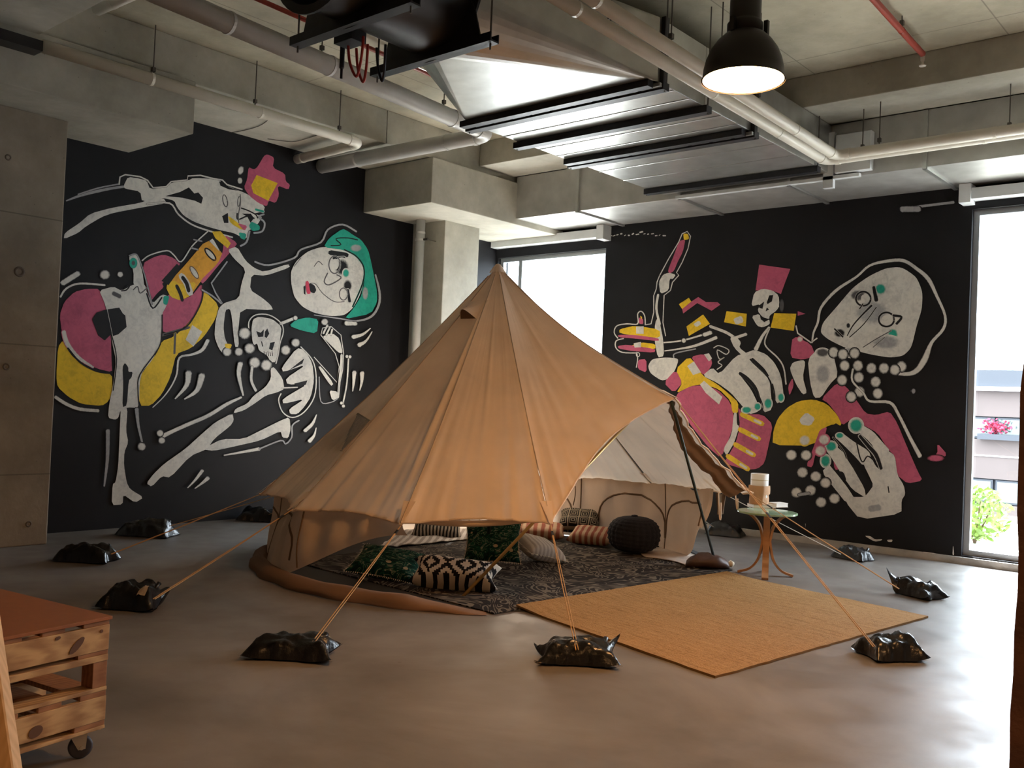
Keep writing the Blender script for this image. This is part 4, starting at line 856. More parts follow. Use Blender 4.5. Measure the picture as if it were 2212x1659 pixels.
p('P', RS([(850, 192), (960, 80), (1020, 110), (1080, 190), (1150, 290), (1220, 300), (1310, 275), (1360, 350), (1430, 520), (1500, 680), (1532, 740), (1430, 760), (1360, 702), (1350, 580), (1300, 530), (1230, 420), (1120, 360), (1050, 330), (992, 370), (960, 300), (900, 222)]))
p('W', [(1230, 900), (1300, 830), (1380, 860), (1412, 1000), (1362, 1050), (1310, 1130), (1268, 1132), (1244, 1042)]); M.bg = 'W'; d('S', 1318, 862, 40, 26); d('G', 1320, 990, 44, 60)
M.part('painted_face', 'pale painted face with dark ringed eyes inside a white hood outline')
p('W', [(1305, 742), (1320, 682), (1400, 592), (1500, 472), (1600, 402), (1700, 356), (1790, 350), (1880, 410), (1916, 500), (1912, 602), (1880, 702), (1850, 832), (1800, 882), (1720, 892), (1600, 872), (1450, 832), (1350, 782)], 2)
M.bg = 'W'; d('G', 1610, 620, 100, 70); d('T', 1664, 482, 34, 32); d('T', 1738, 752, 30, 34); d('G', 1490, 860, 46, 30); d('G', 1700, 800, 80, 40)
d('S', 1530, 520, 46, 34); rg('K', 1562, 540, 44, 42, 12); d('W', 1574, 538, 27, 26, False); st('K', [(1624, 470), (1640, 550)], [20, 26]); st('K', [(1612, 580), (1552, 640), (1500, 700), (1466, 760)], [14, 10, 8, 6]); st('K', [(1640, 590), (1566, 690), (1480, 770)], 6)
rg('K', 1700, 664, 46, 42, 12); d('W', 1698, 666, 29, 27, False); st('K', [(1740, 640), (1790, 650), (1760, 690)], 16); st('S', [(1560, 830), (1640, 780), (1730, 730)], 6); st('S', [(1620, 830), (1690, 770)], 5); d('K', 1420, 745, 34, 26); st('K', [(1390, 720), (1440, 768)], 10); d('K', 1472, 700, 12, 16)
st('K', [(1540, 600), (1560, 570)], 8); M.bg = 'K'
st('W', [(1256, 802), (1265, 742), (1290, 682), (1310, 592), (1400, 490), (1520, 410), (1600, 342), (1700, 316), (1800, 312), (1880, 360), (1950, 422), (2000, 522), (2050, 640), (2040, 720), (1970, 802), (1930, 900), (1880, 970), (1820, 990), (1740, 984)], [10, 12, 14, 16, 18, 14, 14, 18, 20, 20, 24, 18, 16, 18, 20, 36, 30, 22, 16])
st('W', [(1160, 702), (1170, 746), (1250, 802), (1285, 776)], 9, True, False)
M.part('painted_beads', 'strings of soft white spray painted dots')
for x, y in ((1385, 860), (1440, 872), (1510, 866), (1450, 940), (1530, 940), (1610, 955), (1685, 955), (1790, 945), (1750, 965), (1535, 1010), (1435, 1026), (1635, 1036), (1540, 1096), (1648, 1106), (1490, 1126)): d('W', x, y, 30, 32)
M.part('painted_coat', 'pink painted coat and white neck of the hooded figure')
st('W', [(1500, 960), (1496, 1030), (1560, 1100), (1600, 1152), (1720, 1160), (1772, 1232), (1842, 1372), (1900, 1480)], [12, 12, 12, 14, 18, 18, 20, 26])
M.part('painted_drum', 'yellow painted dome with a pale diamond')
p('Y', RS([(524, 502), (530, 402), (560, 322), (620, 252), (700, 206), (800, 194), (890, 225), (960, 300), (992, 372), (930, 362), (890, 376), (842, 402), (802, 506)])); p('W', RS([(702, 332), (750, 280), (812, 322), (780, 372), (720, 366)]))
p('P', RS([(842, 400), (892, 376), (872, 452), (812, 562), (792, 652), (750, 642), (790, 542), (822, 452)])); p('P', RS([(930, 560), (960, 580), (990, 660), (940, 670)])); p('K', RS([(885, 392), (950, 355), (1002, 386), (962, 432), (900, 422)]), 0)
M.part('painted_fingers', 'large white painted hand with teal nails reaching over the yellow dome')
p('W', RS([(1110, 1002), (1012, 880), (1040, 850), (1140, 850), (1166, 822), (1202, 772), (1170, 702), (1140, 642), (1130, 602), (1190, 590), (1216, 642), (1250, 672), (1260, 622), (1300, 540), (1346, 572), (1362, 702), (1406, 772), (1416, 832), (1390, 872), (1390, 962)]))
p('W', RS([(1075, 392), (1130, 368), (1200, 410), (1262, 482), (1316, 540), (1262, 642), (1230, 562), (1180, 482)])); p('W', RS([(935, 442), (990, 418), (1072, 480), (1170, 540), (1192, 602), (1132, 642), (1082, 582), (1002, 502)]))
p('W', RS([(880, 532), (940, 500), (1012, 560), (1022, 592), (1082, 682), (1142, 792), (1152, 856), (1062, 802), (990, 702), (930, 602)])); p('W', RS([(855, 682), (902, 630), (962, 702), (1032, 792), (1082, 872), (1020, 892), (940, 792)]))
p('K', RS([(1012, 560), (1062, 602), (1132, 692), (1202, 772), (1160, 822), (1090, 702)])); p('K', RS([(950, 672), (1002, 682), (1022, 742), (982, 722)])); M.bg = 'W'; st('K', RS([(1110, 440), (1170, 510), (1220, 570), (1254, 660)]), [20, 24, 26, 20], True)
st('K', RS([(1090, 490), (1110, 580), (1132, 615), (1162, 576), (1202, 602)]), 8, False); st('K', RS([(930, 450), (1000, 540), (1020, 590)]), 8, True); st('K', RS([(1300, 780), (1306, 820)]), 8); st('G', RS([(1180, 930), (1240, 920)]), 40)
for x, y, a, b in ((1085, 370, 46, 48), (975, 437, 27, 19), (918, 510, 38, 34), (880, 608, 33, 42)):
    q = RS([(x, y)])[0]; d('T', q[0], q[1], a * .89, b * .89)
M.part('painted_beads', 'strings of soft white spray painted dots')
for cb, q in (('Y', (740, 470)), ('P', (870, 465)), ('P', (845, 540))):
    M.bg = cb; q = RS([q])[0]; d('W', q[0], q[1], 32, 31)
M.bg = 'K'
for q in RS([(650, 568), (750, 570), (725, 685), (815, 712), (880, 755), (685, 820), (780, 805), (850, 885), (940, 860)]): d('W', q[0], q[1], 32, 31)
st('G', RS([(700, 835), (770, 825)]), 18)
M.part('paint_scuffs', 'smears of white and pink paint left on the black wall')
p('P', RS([(1630, 488), (1698, 566), (1640, 602), (1560, 606), (1632, 560)])); d('P', *RS([(1620, 590)])[0], 50, 20)
p('W', RS([(1140, 1110), (1180, 1112), (1212, 1135), (1262, 1132), (1256, 1142), (1210, 1150)])); p('W', RS([(1292, 1138), (1330, 1136), (1326, 1152), (1300, 1152)]))
p('W', RS([(1535, 1216), (1620, 1228), (1612, 1233), (1540, 1222)])); p('W', RS([(1735, 1180), (1738, 1180), (1744, 1240), (1732, 1240)])); st('G', RS([(1460, 140), (1475, 128)]), 16); p('W', RS([(744, 1028), (747, 1030), (746, 1056)]), 0)
random.seed(5)
for k in range(16):
    x = 20 + k * 23; y = 160 + random.uniform(-7, 7) - (12 if 8 < k < 11 else 0); st('W', [(x, y), (x + random.uniform(6, 18), y - random.uniform(0, 6))], random.uniform(4, 9))
st('G', [((1953 - 1300) * 2.765, 0), ((2060 - 1300) * 2.765, (437 - 450) * 2.765)], 16); st('G', [((1948 - 1300) * 2.765, 6), ((1985 - 1300) * 2.765, 4)], 34)
d('G', 1862, 1092, 12, 16)
M.finish()

# ================================================================== THE TENT
TC = Vector((-6.0, 6.7, 0)); PK = Vector((-6.02, 6.69, 2.85))
tent = thing('bell_tent', 'sand coloured canvas bell tent with open front, guy ropes and poles', 'tent', TC)
# eave tabs in order round the tent (world positions), AP is the top of the A-frame door
TABS = [('D', (-4.36, 5.55, .655)), ('AP', (-4.22, 7.03, 1.64)), ('F', (-4.00, 8.08, .785)), ('G', (-4.72, 8.86, .70)), ('H', (-5.65, 9.02, .69)), ('I', (-6.70, 8.98, .66)),
        ('J', (-7.60, 8.30, .64)), ('K', (-8.14, 7.25, .60)), ('L', (-8.15, 6.25, .58)), ('A', (-7.70, 5.28, .562)), ('B', (-6.36, 4.67, .592)), ('C', (-5.14, 4.77, .612))]
TB = {k: Vector(v) for k, v in TABS}
names = [k for k, _ in TABS]
def eave(seg, u):
    a, b = TB[names[seg]], TB[names[(seg + 1) % len(names)]]
    p = a.lerp(b, u)
    s = 1 - abs(2 * u - 1) ** 1.7
    door = 'AP' in (names[seg], names[(seg + 1) % len(names)])
    inward = (Vector((PK.x, PK.y, p.z)) - p); L = (a - b).length
    k = .035 * L if not door else .07 * L
    p += inward.normalized() * (k * s)
    p.z += (.022 if not door else .05) * s * L
    return p
def canopy_pt(seg, u, s):
    e = eave(seg, u)
    p = PK.lerp(e, s)
    door = (1 - abs(u - (1 if names[(seg + 1) % len(names)] == 'AP' else 0))) if 'AP' in (names[seg], names[(seg + 1) % len(names)]) else 0
    sag = .075 + .06 * door
    p.z -= sag * 4 * s * (1 - s) * (1 - .35 * s)
    inn = Vector((PK.x - p.x, PK.y - p.y, 0))
    if inn.length > 1e-4: inn.normalize()
    # panels dish in a little between the tab seams, folds radiate from the tabs
    p += inn * (.045 * sin(pi * u) * s)
    f = (.011 * sin(u * 34 + seg * 2.1) + .008 * sin(u * 61 + s * 5 + seg)) * (max(0, s - .42) / .58) ** 1.4 * (.40 + .75 * abs(2 * u - 1))
    f += .020 * noise.noise(Vector((u * 3 + seg * 5, s * 2.2, 1.7))) * s
    # one long gathered fold each panel
    f -= {'B': .045, 'C': .014, 'L': .02, 'A': .012}.get(names[seg], .006) * math.exp(-((u - (.90 if names[seg] == 'B' else .52 + .2 * sin(seg * 1.7))) / .035) ** 2) * max(0, sin(pi * min(1, max(0, (s - .12) / .95))))
    p += inn * f; p.z -= f * .5
    return p
m = MB(); nu, nv = 48, 32
for seg in range(len(names)):
    base = seg * .0833
    V = []; U = []
    for j in range(nv + 1):
        for i in range(nu + 1):
            V.append(canopy_pt(seg, i / nu, .012 + .988 * j / nv)); U.append((base * 4 + i / nu * .33, j / nv))
    F = [(j * (nu + 1) + i, j * (nu + 1) + i + 1, (j + 1) * (nu + 1) + i + 1, (j + 1) * (nu + 1) + i) for j in range(nv) for i in range(nu)]
    m.add(V, F, uv=U)
m.build('canopy', 'canvas', tent, smooth=True, weld=True)
# peak cap
MB().lathe([(0, .022), (.02, .018), (.045, -.012), (.075, -.055), (.082, -.066)], PK, 20).build('peak_cap', 'canvas', tent, smooth=True)
# seams from the peak to each tab and the hem along the eave
for seg in range(len(names)):
    pts = [canopy_pt(seg, 0, s) + Vector((0, 0, .004)) for s in [.04 + .96 * k / 14 for k in range(15)]]
    MB().tube(pts, .0045, 5).build('seam', 'seam', tent)
    h = [eave(seg, k / 20) for k in range(21)]
    h2 = [canopy_pt(seg, k / 20, 1.0) for k in range(21)]
    MB().tube(h2, .009, 6).build('hem', 'canvas', tent)
    # reinforcing tab
    a = TB[names[seg]]; out = Vector((a.x - PK.x, a.y - PK.y, 0)).normalized(); sd = Vector((-out.y, out.x, 0))
    b0 = canopy_pt(seg, 0, .93)
    MB().add([b0 - sd * .05 + Vector((0, 0, .006)), b0 + sd * .05 + Vector((0, 0, .006)), a + out * .035 + sd * .012, a + out * .035 - sd * .012], [(0, 1, 2, 3)]).build('corner_patch', 'canvas', tent)
# air vents: hood below the peak and a mesh patch lower down
def on_canopy(px, py):
    r = ray(px, py).normalized(); best = None
    for seg in range(len(names)):
        for i in range(25):
            for j in range(4, 41):
                q = canopy_pt(seg, i / 24, j / 40); dd = (q - EYE); t = dd.dot(r); e = (dd - r * t).length
                if best is None or e + t * .004 < best[0]: best = (e + t * .004, q, seg, i / 24, j / 40)
    return best
for px, py, w in ((1022, 670, .22),):
    _, q, seg, u, s = on_canopy(px, py)
    dn = (canopy_pt(seg, u, s + .06) - q).normalized(); sd = (canopy_pt(seg, min(1, u + .08), s) - canopy_pt(seg, max(0, u - .08), s)).normalized(); nr = sd.cross(dn)
    if nr.dot(EYE - q) < 0: nr = -nr
    MB().grid(lambda a, b: q + sd * ((a - .5) * w * (1.0 - .15 * b)) + dn * ((b - .6) * .24) + nr * (.012 + .13 * sin(pi * a) * b ** 1.1), 14, 8).build('vent_hood', 'canvas', tent, smooth=True)
    MB().add([q + sd * ((a - .5) * w * .84) + dn * .088 + nr * (.010 + .120 * sin(pi * a)) for a in [k / 14 for k in range(15)]], [tuple(range(15))]).build('vent_mouth_shade', 'canvas_dark', tent)  # dark sheet across the open hood, in place of the shade inside
_, q, seg, u, s = on_canopy(752, 937)
c4_ = [on_canopy(*z)[1] for z in ((772, 897), (802, 908), (742, 975), (708, 968))]
ctr = sum(c4_, Vector()) / 4; toeye = (EYE - ctr).normalized() * .012
mv = MB().add([z + toeye for z in c4_], [(0, 1, 2, 3)]); mv.build('mesh_vent', 'vent_mesh', tent)
MB().tube([z + toeye * 1.2 for z in c4_ + c4_[:1]], .006, 5).build('vent_binding', 'seam', tent)

# walls below the eave
def ang(p): return atan2(p.y - TC.y, p.x - TC.x)
def eave_polar():
    L = []
    for seg in range(len(names)):
        if names[seg] in ('D', 'AP'): continue
        for k in range(20):
            e = canopy_pt(seg, k / 20, .985); L.append((ang(e) % (2 * pi), hypot(e.x - TC.x, e.y - TC.y), e.z))
    L.sort(); return L
EPL = eave_polar()
def eave_at(th):
    th %= 2 * pi
    for (a, r1, z1), (b, r2, z2) in zip(EPL[:-1], EPL[1:]):
        if a <= th <= b:
            t = (th - a) / max(1e-6, b - a); return r1 + (r2 - r1) * t, z1 + (z2 - z1) * t
    return EPL[0][1], EPL[0][2]
def sst(a, b, x):
    t = min(1, max(0, (x - a) / (b - a))); return t * t * (3 - 2 * t)
def wall_r(th): return 2.06 + .22 * math.exp(-((th - radians(95)) / radians(55)) ** 2)
def wall_pt(th, v):
    r1, z1 = eave_at(th); r1 = min(r1, wall_r(th)) - .02
    deg = math.degrees(th)
    lift = (.50 * sst(248, 293, deg) if deg > 180 else .42 * (1 - sst(42, 66, deg)))
    zb = min(lift, z1 - .05)
    z = z1 - .01 + (zb - z1 + .01) * v
    r = r1 + (wall_r(th) - r1) * v + .02 * sin(pi * v) * sin(th * 40) + .015 * noise.noise(Vector((th * 6, v * 2, 0)))
    r -= .30 * lift * v * v
    return Vector((TC.x + r * cos(th), TC.y + r * sin(th), max(z, .012)))
t0, t1 = radians(40), radians(293)
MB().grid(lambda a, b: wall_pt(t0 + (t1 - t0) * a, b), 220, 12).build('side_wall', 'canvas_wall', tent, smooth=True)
# zipped arch windows sewn into the wall
def arch(thc, w, h, z0=.12):
    pts = []
    for k in range(17):
        a = pi * k / 16; th = radians(thc) + w / 2 * cos(a) / 2.06; v = 1 - (z0 + (h - z0) * sin(a) ** .6) / .62
        q = wall_pt(th, min(.97, max(.03, v))); o = Vector((q.x - TC.x, q.y - TC.y, 0)).normalized()
        pts.append(q)
    return pts
for thc in (246, 222, 150, 118, 62, 86):
    pts = arch(thc, .85, .50); 
    MB().tube(pts, .011, 6).build('window_binding', 'canvas_dark', tent)
for thd in (104, 74, 135, 232, 262):
    MB().tube([wall_pt(radians(thd), k / 8 * .97) for k in range(9)], .008, 5).build('wall_seam', 'canvas_dark', tent)
# rolled wall under the eave between C and D
roll = [TB['C'].lerp(TB['D'], k / 12) + Vector((-.10, .06, .02 - .035 * sin(pi * k / 12))) for k in range(13)]
MB().tube(roll, [.016 + .010 * sin(pi * k / 12) for k in range(13)], 10).build('rolled_wall', 'canvas_wall', tent, smooth=True)
# groundsheet and the mud skirt lying round the front
m = MB(); n = 64
ring_ = [(TC.x + (wall_r(2 * pi * k / n) - .03) * cos(2 * pi * k / n), TC.y + (wall_r(2 * pi * k / n) - .03) * sin(2 * pi * k / n)) for k in range(n)]
m.prism([(x, y, .002) for x, y in ring_], (0, 0, .004)); m.build('groundsheet', 'groundsheet', tent)
def skirt(a, b):
    th = radians(-165) + radians(117) * a
    fold = .018 * noise.noise(Vector((th * 5, b * 3, 3.1))) + .012 * sin(th * 26)
    prof = [(2.19, .004), (2.195, .02), (2.18, .055), (2.13, .088), (2.07, .092), (2.04, .05)]
    i = min(4, int(b * 5)); t = b * 5 - i
    r = prof[i][0] + (prof[i + 1][0] - prof[i][0]) * t; z = prof[i][1] + (prof[i + 1][1] - prof[i][1]) * t
    end = min(1, min(a / .06, (1 - a) / .14)); r += fold
    z = max(.004, z * end * (1 + fold * 6))
    return Vector((TC.x + r * cos(th), TC.y + r * sin(th), z))
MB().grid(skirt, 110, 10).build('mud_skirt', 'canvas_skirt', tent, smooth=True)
# door poles
apx = TB['AP'] + Vector((-.03, 0, -.03))
fr = fl(1548, 1226); flft = fl(998, 1291)
MB().tube([fr, fr.lerp(apx, .5), apx], .0135, 10).build('door_pole', 'pole_steel', tent, smooth=True)
MB().tube([flft + Vector((0, 0, .002)), on(1400, 868, 'X', -4.50)], .0135, 10).build('door_pole', 'pole_brass', tent, smooth=True)
MB().tube([(TC.x, TC.y, 0.006), PK - Vector((0, 0, .03))], .02, 12).build('centre_pole', 'pole_steel', tent, smooth=True)
# gathered door flap on the right edge of the opening
segAF = names.index('AP')
def flapf(a, b):
    e = canopy_pt(segAF, a, .975)
    inw = Vector((-.55, -.30, -.35)).normalized()
    w = (.05 + .13 * a) * (1 - .15 * sin(a * 9))
    return e + inw * (w * b) + Vector((.5, -.6, 0)) * (.020 * sin(b * 9 + a * 2) * (.3 + a)) + Vector((0, 0, -.02))
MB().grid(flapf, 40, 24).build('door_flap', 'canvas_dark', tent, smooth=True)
bx = on(1556, 1062, 'Y', 8.30)
MB().grid(lambda a, b: bx + Vector((.10 * (a - .5) - .06 * b * (a - .5), .05 * sin(a * 9), -.02 - .20 * b)) , 8, 8).build('flap_bundle', 'canvas_dark', tent, smooth=True)
for px, L in ((1552, .26), (1588, .16)):
    a = on(px, 1062, 'Y', 8.25)
    MB().tube(catmull([a, a + Vector((.012, 0, -L * .5)), a + Vector((.02, .01, -L)), a + Vector((.03, .01, -L * .95)), a + Vector((.03, 0, -L * .4))], 4), .007, 5).build('tie_strap', 'canvas', tent)
st_ = on(1243, 1050, 'Y', 8.55); MB().tube(catmull([st_, st_ + Vector((.01, -.01, -.1)), st_ + Vector((-.02, 0, -.22))], 4), .006, 5).build('tie_strap', 'canvas_dark', tent)

# ================================================================== SANDBAGS AND GUY ROPES
def sandbag(c, yaw, L, Wd, Hh, seed, label, ear=.5, twist=0.0, sticker=False):
    t = thing('sandbag', label, 'sandbag', c, 'black sandbags holding the guy ropes')
    c = Vector(c); o3 = Vector((seed * 3.7, seed * 1.3, 0)); rm = Matrix.Rotation(yaw, 3, 'Z')
    def surf(s):
        def f(a, b):
            x, y = a * 2 - 1, b * 2 - 1
            k = (max(0, 1 - abs(x) ** 3.4) * max(0, 1 - abs(y) ** 3.0)) ** .55
            pin = 1 - (.10 + .16 * ear) * (1 - x * x * y * y) * max(abs(x), abs(y)) ** 3
            n1 = noise.noise(Vector((x * 1.7, y * 1.5, 0)) + o3); n2 = noise.noise(Vector((x * 5, y * 4, 2)) + o3)
            cr = .10 * abs(noise.noise(Vector((x * 3.2 + y * 2.0, y * 1.2, 5)) + o3))
            cor = (abs(x) ** 5) * (abs(y) ** 5)
            z = (Hh * k * (1 + .40 * n1 + .14 * n2 - 1.6 * cr) + .010) if s > 0 else .002
            z += cor * Hh * ear * (.25 + .35 * n1) + twist * Hh * .75 * max(0, x - .72) / .28 * max(0, y + .1) 
            sl = 1 + .07 * n1
            return c + rm @ Vector((L / 2 * x * pin * sl, Wd / 2 * y * pin * (1 + .10 * n2), max(.0015, z)))
        return f
    g = MB().grid(surf(1), 26, 20); g.grid(surf(-1), 26, 20)
    g.build('bag', 'bag_plastic', t, smooth=True, weld=True)
    tie = c + rm @ Vector((L * .30, Wd * .22, Hh * .80))
    MB().tube([tie - Vector((0, 0, .02)), tie, tie + rm @ Vector((.01, .03, .025))], [.016, .010, .018], 8).build('tied_neck', 'bag_plastic', t, smooth=True)
    if sticker:
        f = surf(1)
        MB().grid(lambda a, b: f(.70 + .14 * a, .12 + .30 * b) + Vector((.002, -.003, .004)), 3, 4).build('printed_label', 'bag_label', t)
    return t
BAGS = [  # pixel of the bag foot, yaw, length, width, height, label, options
    ((630, 1418), 0.66, .56, .30, .12, 'crumpled black sandbag on bare floor in front of the rolled-up tent wall', dict(ear=.9, twist=.4)),
    ((1248, 1430), 0.66, .53, .30, .13, 'black sandbag with pinched ears beside the corner of the jute rug', dict(ear=1.0, twist=1.1)),
    ((1922, 1420), 0.90, .37, .31, .14, 'plump shiny black sandbag beyond the long edge of the jute rug', dict(ear=.5)),
    ((1982, 1288), 2.80, .44, .28, .14, 'black sandbag with two upright ears near the sunlit floor', dict(ear=1.0, twist=1.5)),
    ((1842, 1208), -.25, .40, .26, .13, 'black sandbag near the kerb under the painted white hand', dict(ear=.4)),
    ((1608, 1150), 0.25, .48, .26, .13, 'black sandbag at the kerb behind the side table', dict(ear=.2)),
    ((286, 1312), 0.60, .44, .30, .17, 'rounded black sandbag with a printed label beside the pallet trolley', dict(ear=.5, twist=.8, sticker=True)),
    ((186, 1212), 0.62, .50, .28, .14, 'long black sandbag on the floor at the foot of the wide column', dict(ear=.4)),
    ((318, 1157), 0.60, .60, .32, .16, 'slumped double black sandbag by the foot of the guitar mural', dict(ear=.3)),
    ((548, 1112), 0.75, .52, .26, .14, 'black sandbag against the black wall half hidden by the tent', dict(ear=.1)),
]
BC = []
for k, (px, yaw, L, Wd, Hh, lab, op) in enumerate(BAGS):
    c = fl(*px); BC.append(c)
    if k == 9: c = Vector((-9.62, 6.6, 0)); BC[-1] = c
    if k == 5: c = Vector((c.x, min(c.y, 10.62), 0)); BC[-1] = c
    sandbag(c, yaw, L, Wd, Hh, k + 1, lab, **op)
def guy(a, b, mat='rope', slider=.12, two=True):
    a, b = Vector(a), Vector(b)
    sd = (b - a).cross(Vector((0, 0, 1))).normalized() * .006
    def P(s): return [a + sd * s * .2, a.lerp(b, .5) + sd * s - Vector((0, 0, .004)), b + sd * s]
    m = MB().tube(P(1), .0038, 5)
    if two: m.tube(P(-1.6), .0032, 5)
    o = m.build('guy_rope', mat, tent)
    if slider:
        p_ = a.lerp(b, slider); d_ = (b - a).normalized()
        MB().bar(p_ - d_ * .03, p_ + d_ * .03, .016, .008).build('slider', 'slider_black', o)
    return o
def bag_top(k, px): return fl(*px, z=BAGS[k][4] * .8)
guy(TB['C'], bag_top(0, (672, 1393)), slider=.08); guy(TB['D'], bag_top(1, (1246, 1404)), slider=.10)
guy(TB['AP'], bag_top(2, (1888, 1397)), slider=.55); guy(TB['F'], bag_top(3, (1942, 1272)), slider=.14); guy(TB['G'], bag_top(4, (1816, 1197)), 'rope_white', slider=0)
guy(TB['H'], BC[5] + Vector((-.1, -.1, .1)), 'rope_white', slider=0); guy(TB['B'], bag_top(6, (332, 1294)), slider=.09); guy(TB['A'], bag_top(7, (240, 1197)), slider=0); guy(TB['K'], BC[9] + Vector((.2, 0, .1)), slider=0)
guy(TB['L'], BC[8] + Vector((.25, .1, .12)), slider=0)

# ================================================================== RUGS AND CUSHIONS INSIDE THE TENT
def slab(name, corners, th, mats, label, cat, nu=40, nv=40, wob=.004, z0=.006, top_uv=True, edge='same', lift=None):
    c = [Vector(q) for q in corners]
    def f(a, b, z):
        q = (c[0].lerp(c[1], a)).lerp(c[3].lerp(c[2], a), b)
        e = noise.noise(Vector((q.x * 4, q.y * 4, 9))); ed = min(a, 1 - a, b, 1 - b)
        if ed < .001: q = q + Vector((noise.noise(q * 9), noise.noise(q * 9 + Vector((4, 4, 4))), 0)) * .008
        zz = z0 + z + abs(wob * e) + (lift(a, b) if lift else 0)
        return Vector((q.x, q.y, zz))
    m = MB().grid(lambda a, b: f(a, b, th), nu, nv)
    m.grid(lambda a, b: f(a, b, 0), nu, nv)
    for s in (0, 1):
        m.grid(lambda a, b: f(a, s, th * b), nu, 1); m.grid(lambda a, b: f(s, a, th * b), nv, 1)
    o = m.build(name, mats, None, smooth=False, weld=True)
    return tag(o, label, cat)
slab('patterned_rug', [(-4.52, 5.14, 0), (-4.30, 8.40, 0), (-7.05, 8.30, 0), (-7.15, 5.25, 0)], .008, 'rug_damask', 'large dark rug with a swirling damask pattern inside the tent', 'rug', 60, 60)
slab('jute_rug', [fl(1115, 1315), fl(1545, 1466), fl(2005, 1335), fl(1570, 1241)], .014, 'jute', 'thick woven jute rug in front of the tent opening', 'rug', 50, 50, wob=.003, z0=.001, lift=lambda a, b: .0165 * max(0, 1 - a / .14))
slab('striped_throw', [fl(815, 1186, .02), fl(1012, 1166, .02), fl(1020, 1146, .02), fl(880, 1140, .02)], .008, 'throw_stripe', 'pale striped throw lying at the back of the rug', 'throw', 30, 20, wob=.03, z0=.02)
# cowhide
hp = [(1388, 1188), (1430, 1180), (1470, 1183), (1505, 1198), (1532, 1214), (1500, 1226), (1462, 1214), (1420, 1206), (1390, 1202)]
hide = thing('cowhide', 'white cowhide with a black edge lying beside the black pouf', 'hide', fl(1460, 1200))
hpts = catmull([fl(x, y, .022) for x, y in hp], 4, True)
MB().prism(hpts, (0, 0, .006)).build('hide', 'hide_white', hide)
bp_ = [(1424, 1150), (1440, 1166), (1452, 1164), (1470, 1180), (1510, 1196), (1534, 1212), (1505, 1200), (1470, 1186), (1430, 1182), (1412, 1178)]
MB().prism(catmull([fl(x, y, .030) for x, y in bp_], 3, True), (0, 0, .014)).build('black_edge', 'hide_black', hide)

def pillow(name, label, mat, c, a, b, th, rot, uvs=(1, 1), puff=.5, fringe=None, ear=.10, group=None):
    """a,b half sizes; rot = Matrix; built about its centre"""
    t = thing(name, label, 'cushion', c, group)
    rm = rot.to_3x3()
    def half(s):
        def f(u, v):
            x, y = u * 2 - 1, v * 2 - 1
            k = max(0, (1 - x ** 4)) ** puff * max(0, (1 - y ** 4)) ** puff
            pin = 1 - ear * (1 - abs(x) ** 2 * abs(y) ** 2) * (max(abs(x), abs(y)) ** 3)
            z = s * th * k * (1 + .12 * noise.noise(Vector((x * 2, y * 2, a * 40 + s))))
            return Vector(c) + rm @ Vector((a * x * pin, b * y * pin, z))
        return f
    m = MB().grid(half(1), 22, 22); m.grid(half(-1), 22, 22)
    m.build('cushion_cover', mat, t, smooth=True, weld=True)
    if fringe:
        g = MB(); rnd = random.Random(4)
        for s in range(4):
            for k in range(36):
                q = -1 + 2 * k / 35
                x, y = [(q, -1), (1, q), (q, 1), (-1, q)][s]
                pin = 1 - ear * (1 - x * x * y * y)
                p0 = Vector((a * x * pin, b * y * pin, 0)); out = Vector([(0, -1, 0), (1, 0, 0), (0, 1, 0), (-1, 0, 0)][s]) * (fringe * rnd.uniform(.7, 1.2)) + Vector((0, 0, rnd.uniform(-.01, .01)))
                sd = Vector((out.y, -out.x, 0)).normalized() * .005
                g.add([Vector(c) + rm @ z for z in (p0 - sd, p0 + sd, p0 + out)], [(0, 1, 2)])
        f = g.build('fringe', 'fringe', t); f['kind'] = 'stuff'
    return t
VY = radians(40.83)            # heading of the view, used to face cushions
def RM(yaw, pitch, roll=0): return Matrix.Rotation(yaw, 4, 'Z') @ Matrix.Rotation(pitch, 4, 'X') @ Matrix.Rotation(roll, 4, 'Y')
c = fl(1062, 1220) ; pillow('leaf_cushion', 'green leaf print cushion propped upright against the white fringed cushion', 'leaf_print', c + Vector((-.06, .07, .20)), .27, .21, .08, RM(VY, radians(58), radians(-4)), fringe=.02)
c = fl(1150, 1215); pillow('woven_cushion', 'white fringed cushion lying in the middle of the dark rug', 'white_woven', c + Vector((.02, .06, .135)), .22, .22, .09, RM(VY + .5, radians(14), radians(14)), fringe=.035)
c = fl(822, 1258); pillow('leaf_cushion', 'green leaf print cushion with pale fringe lying flat beside the skirt', 'leaf_print', c + Vector((-.10, .16, .13)), .30, .22, .07, RM(VY - .25, radians(22), radians(6)), fringe=.025)
c = fl(985, 1284); pillow('ikat_cushion', 'black and white stepped ikat bolster at the front edge of the rug', 'ikat', c + Vector((-.13, .12, .128)), .38, .155, .105, RM(VY - .10, radians(28), radians(3)), puff=.42, ear=.22)
c = Vector((-6.45, 8.62, .16)); pillow('patterned_cushion', 'round topped cushion with a cream maze pattern on black', 'greek_key', c + Vector((-.03, .18, .05)), .25, .19, .10, RM(VY - .2, radians(26)))
c = fl(1275, 1168); pillow('striped_cushion', 'terracotta striped cushion leaning beside the black pouf', 'terracotta_stripe', Vector((-6.10, 8.52, .11)), .25, .18, .075, RM(VY - .35, radians(16)))
pillow('striped_cushion', 'terracotta striped cushion lying behind the green leaf cushion', 'terracotta_stripe', Vector((-6.72, 8.35, .105)), .31, .18, .07, RM(VY - .1, radians(14)))
pillow('dark_cushion', 'black cushion with a pale woven border behind the striped throw', 'dark_ikat', on(945, 1136, 'Z', .13), .28, .20, .075, RM(VY, radians(32)))
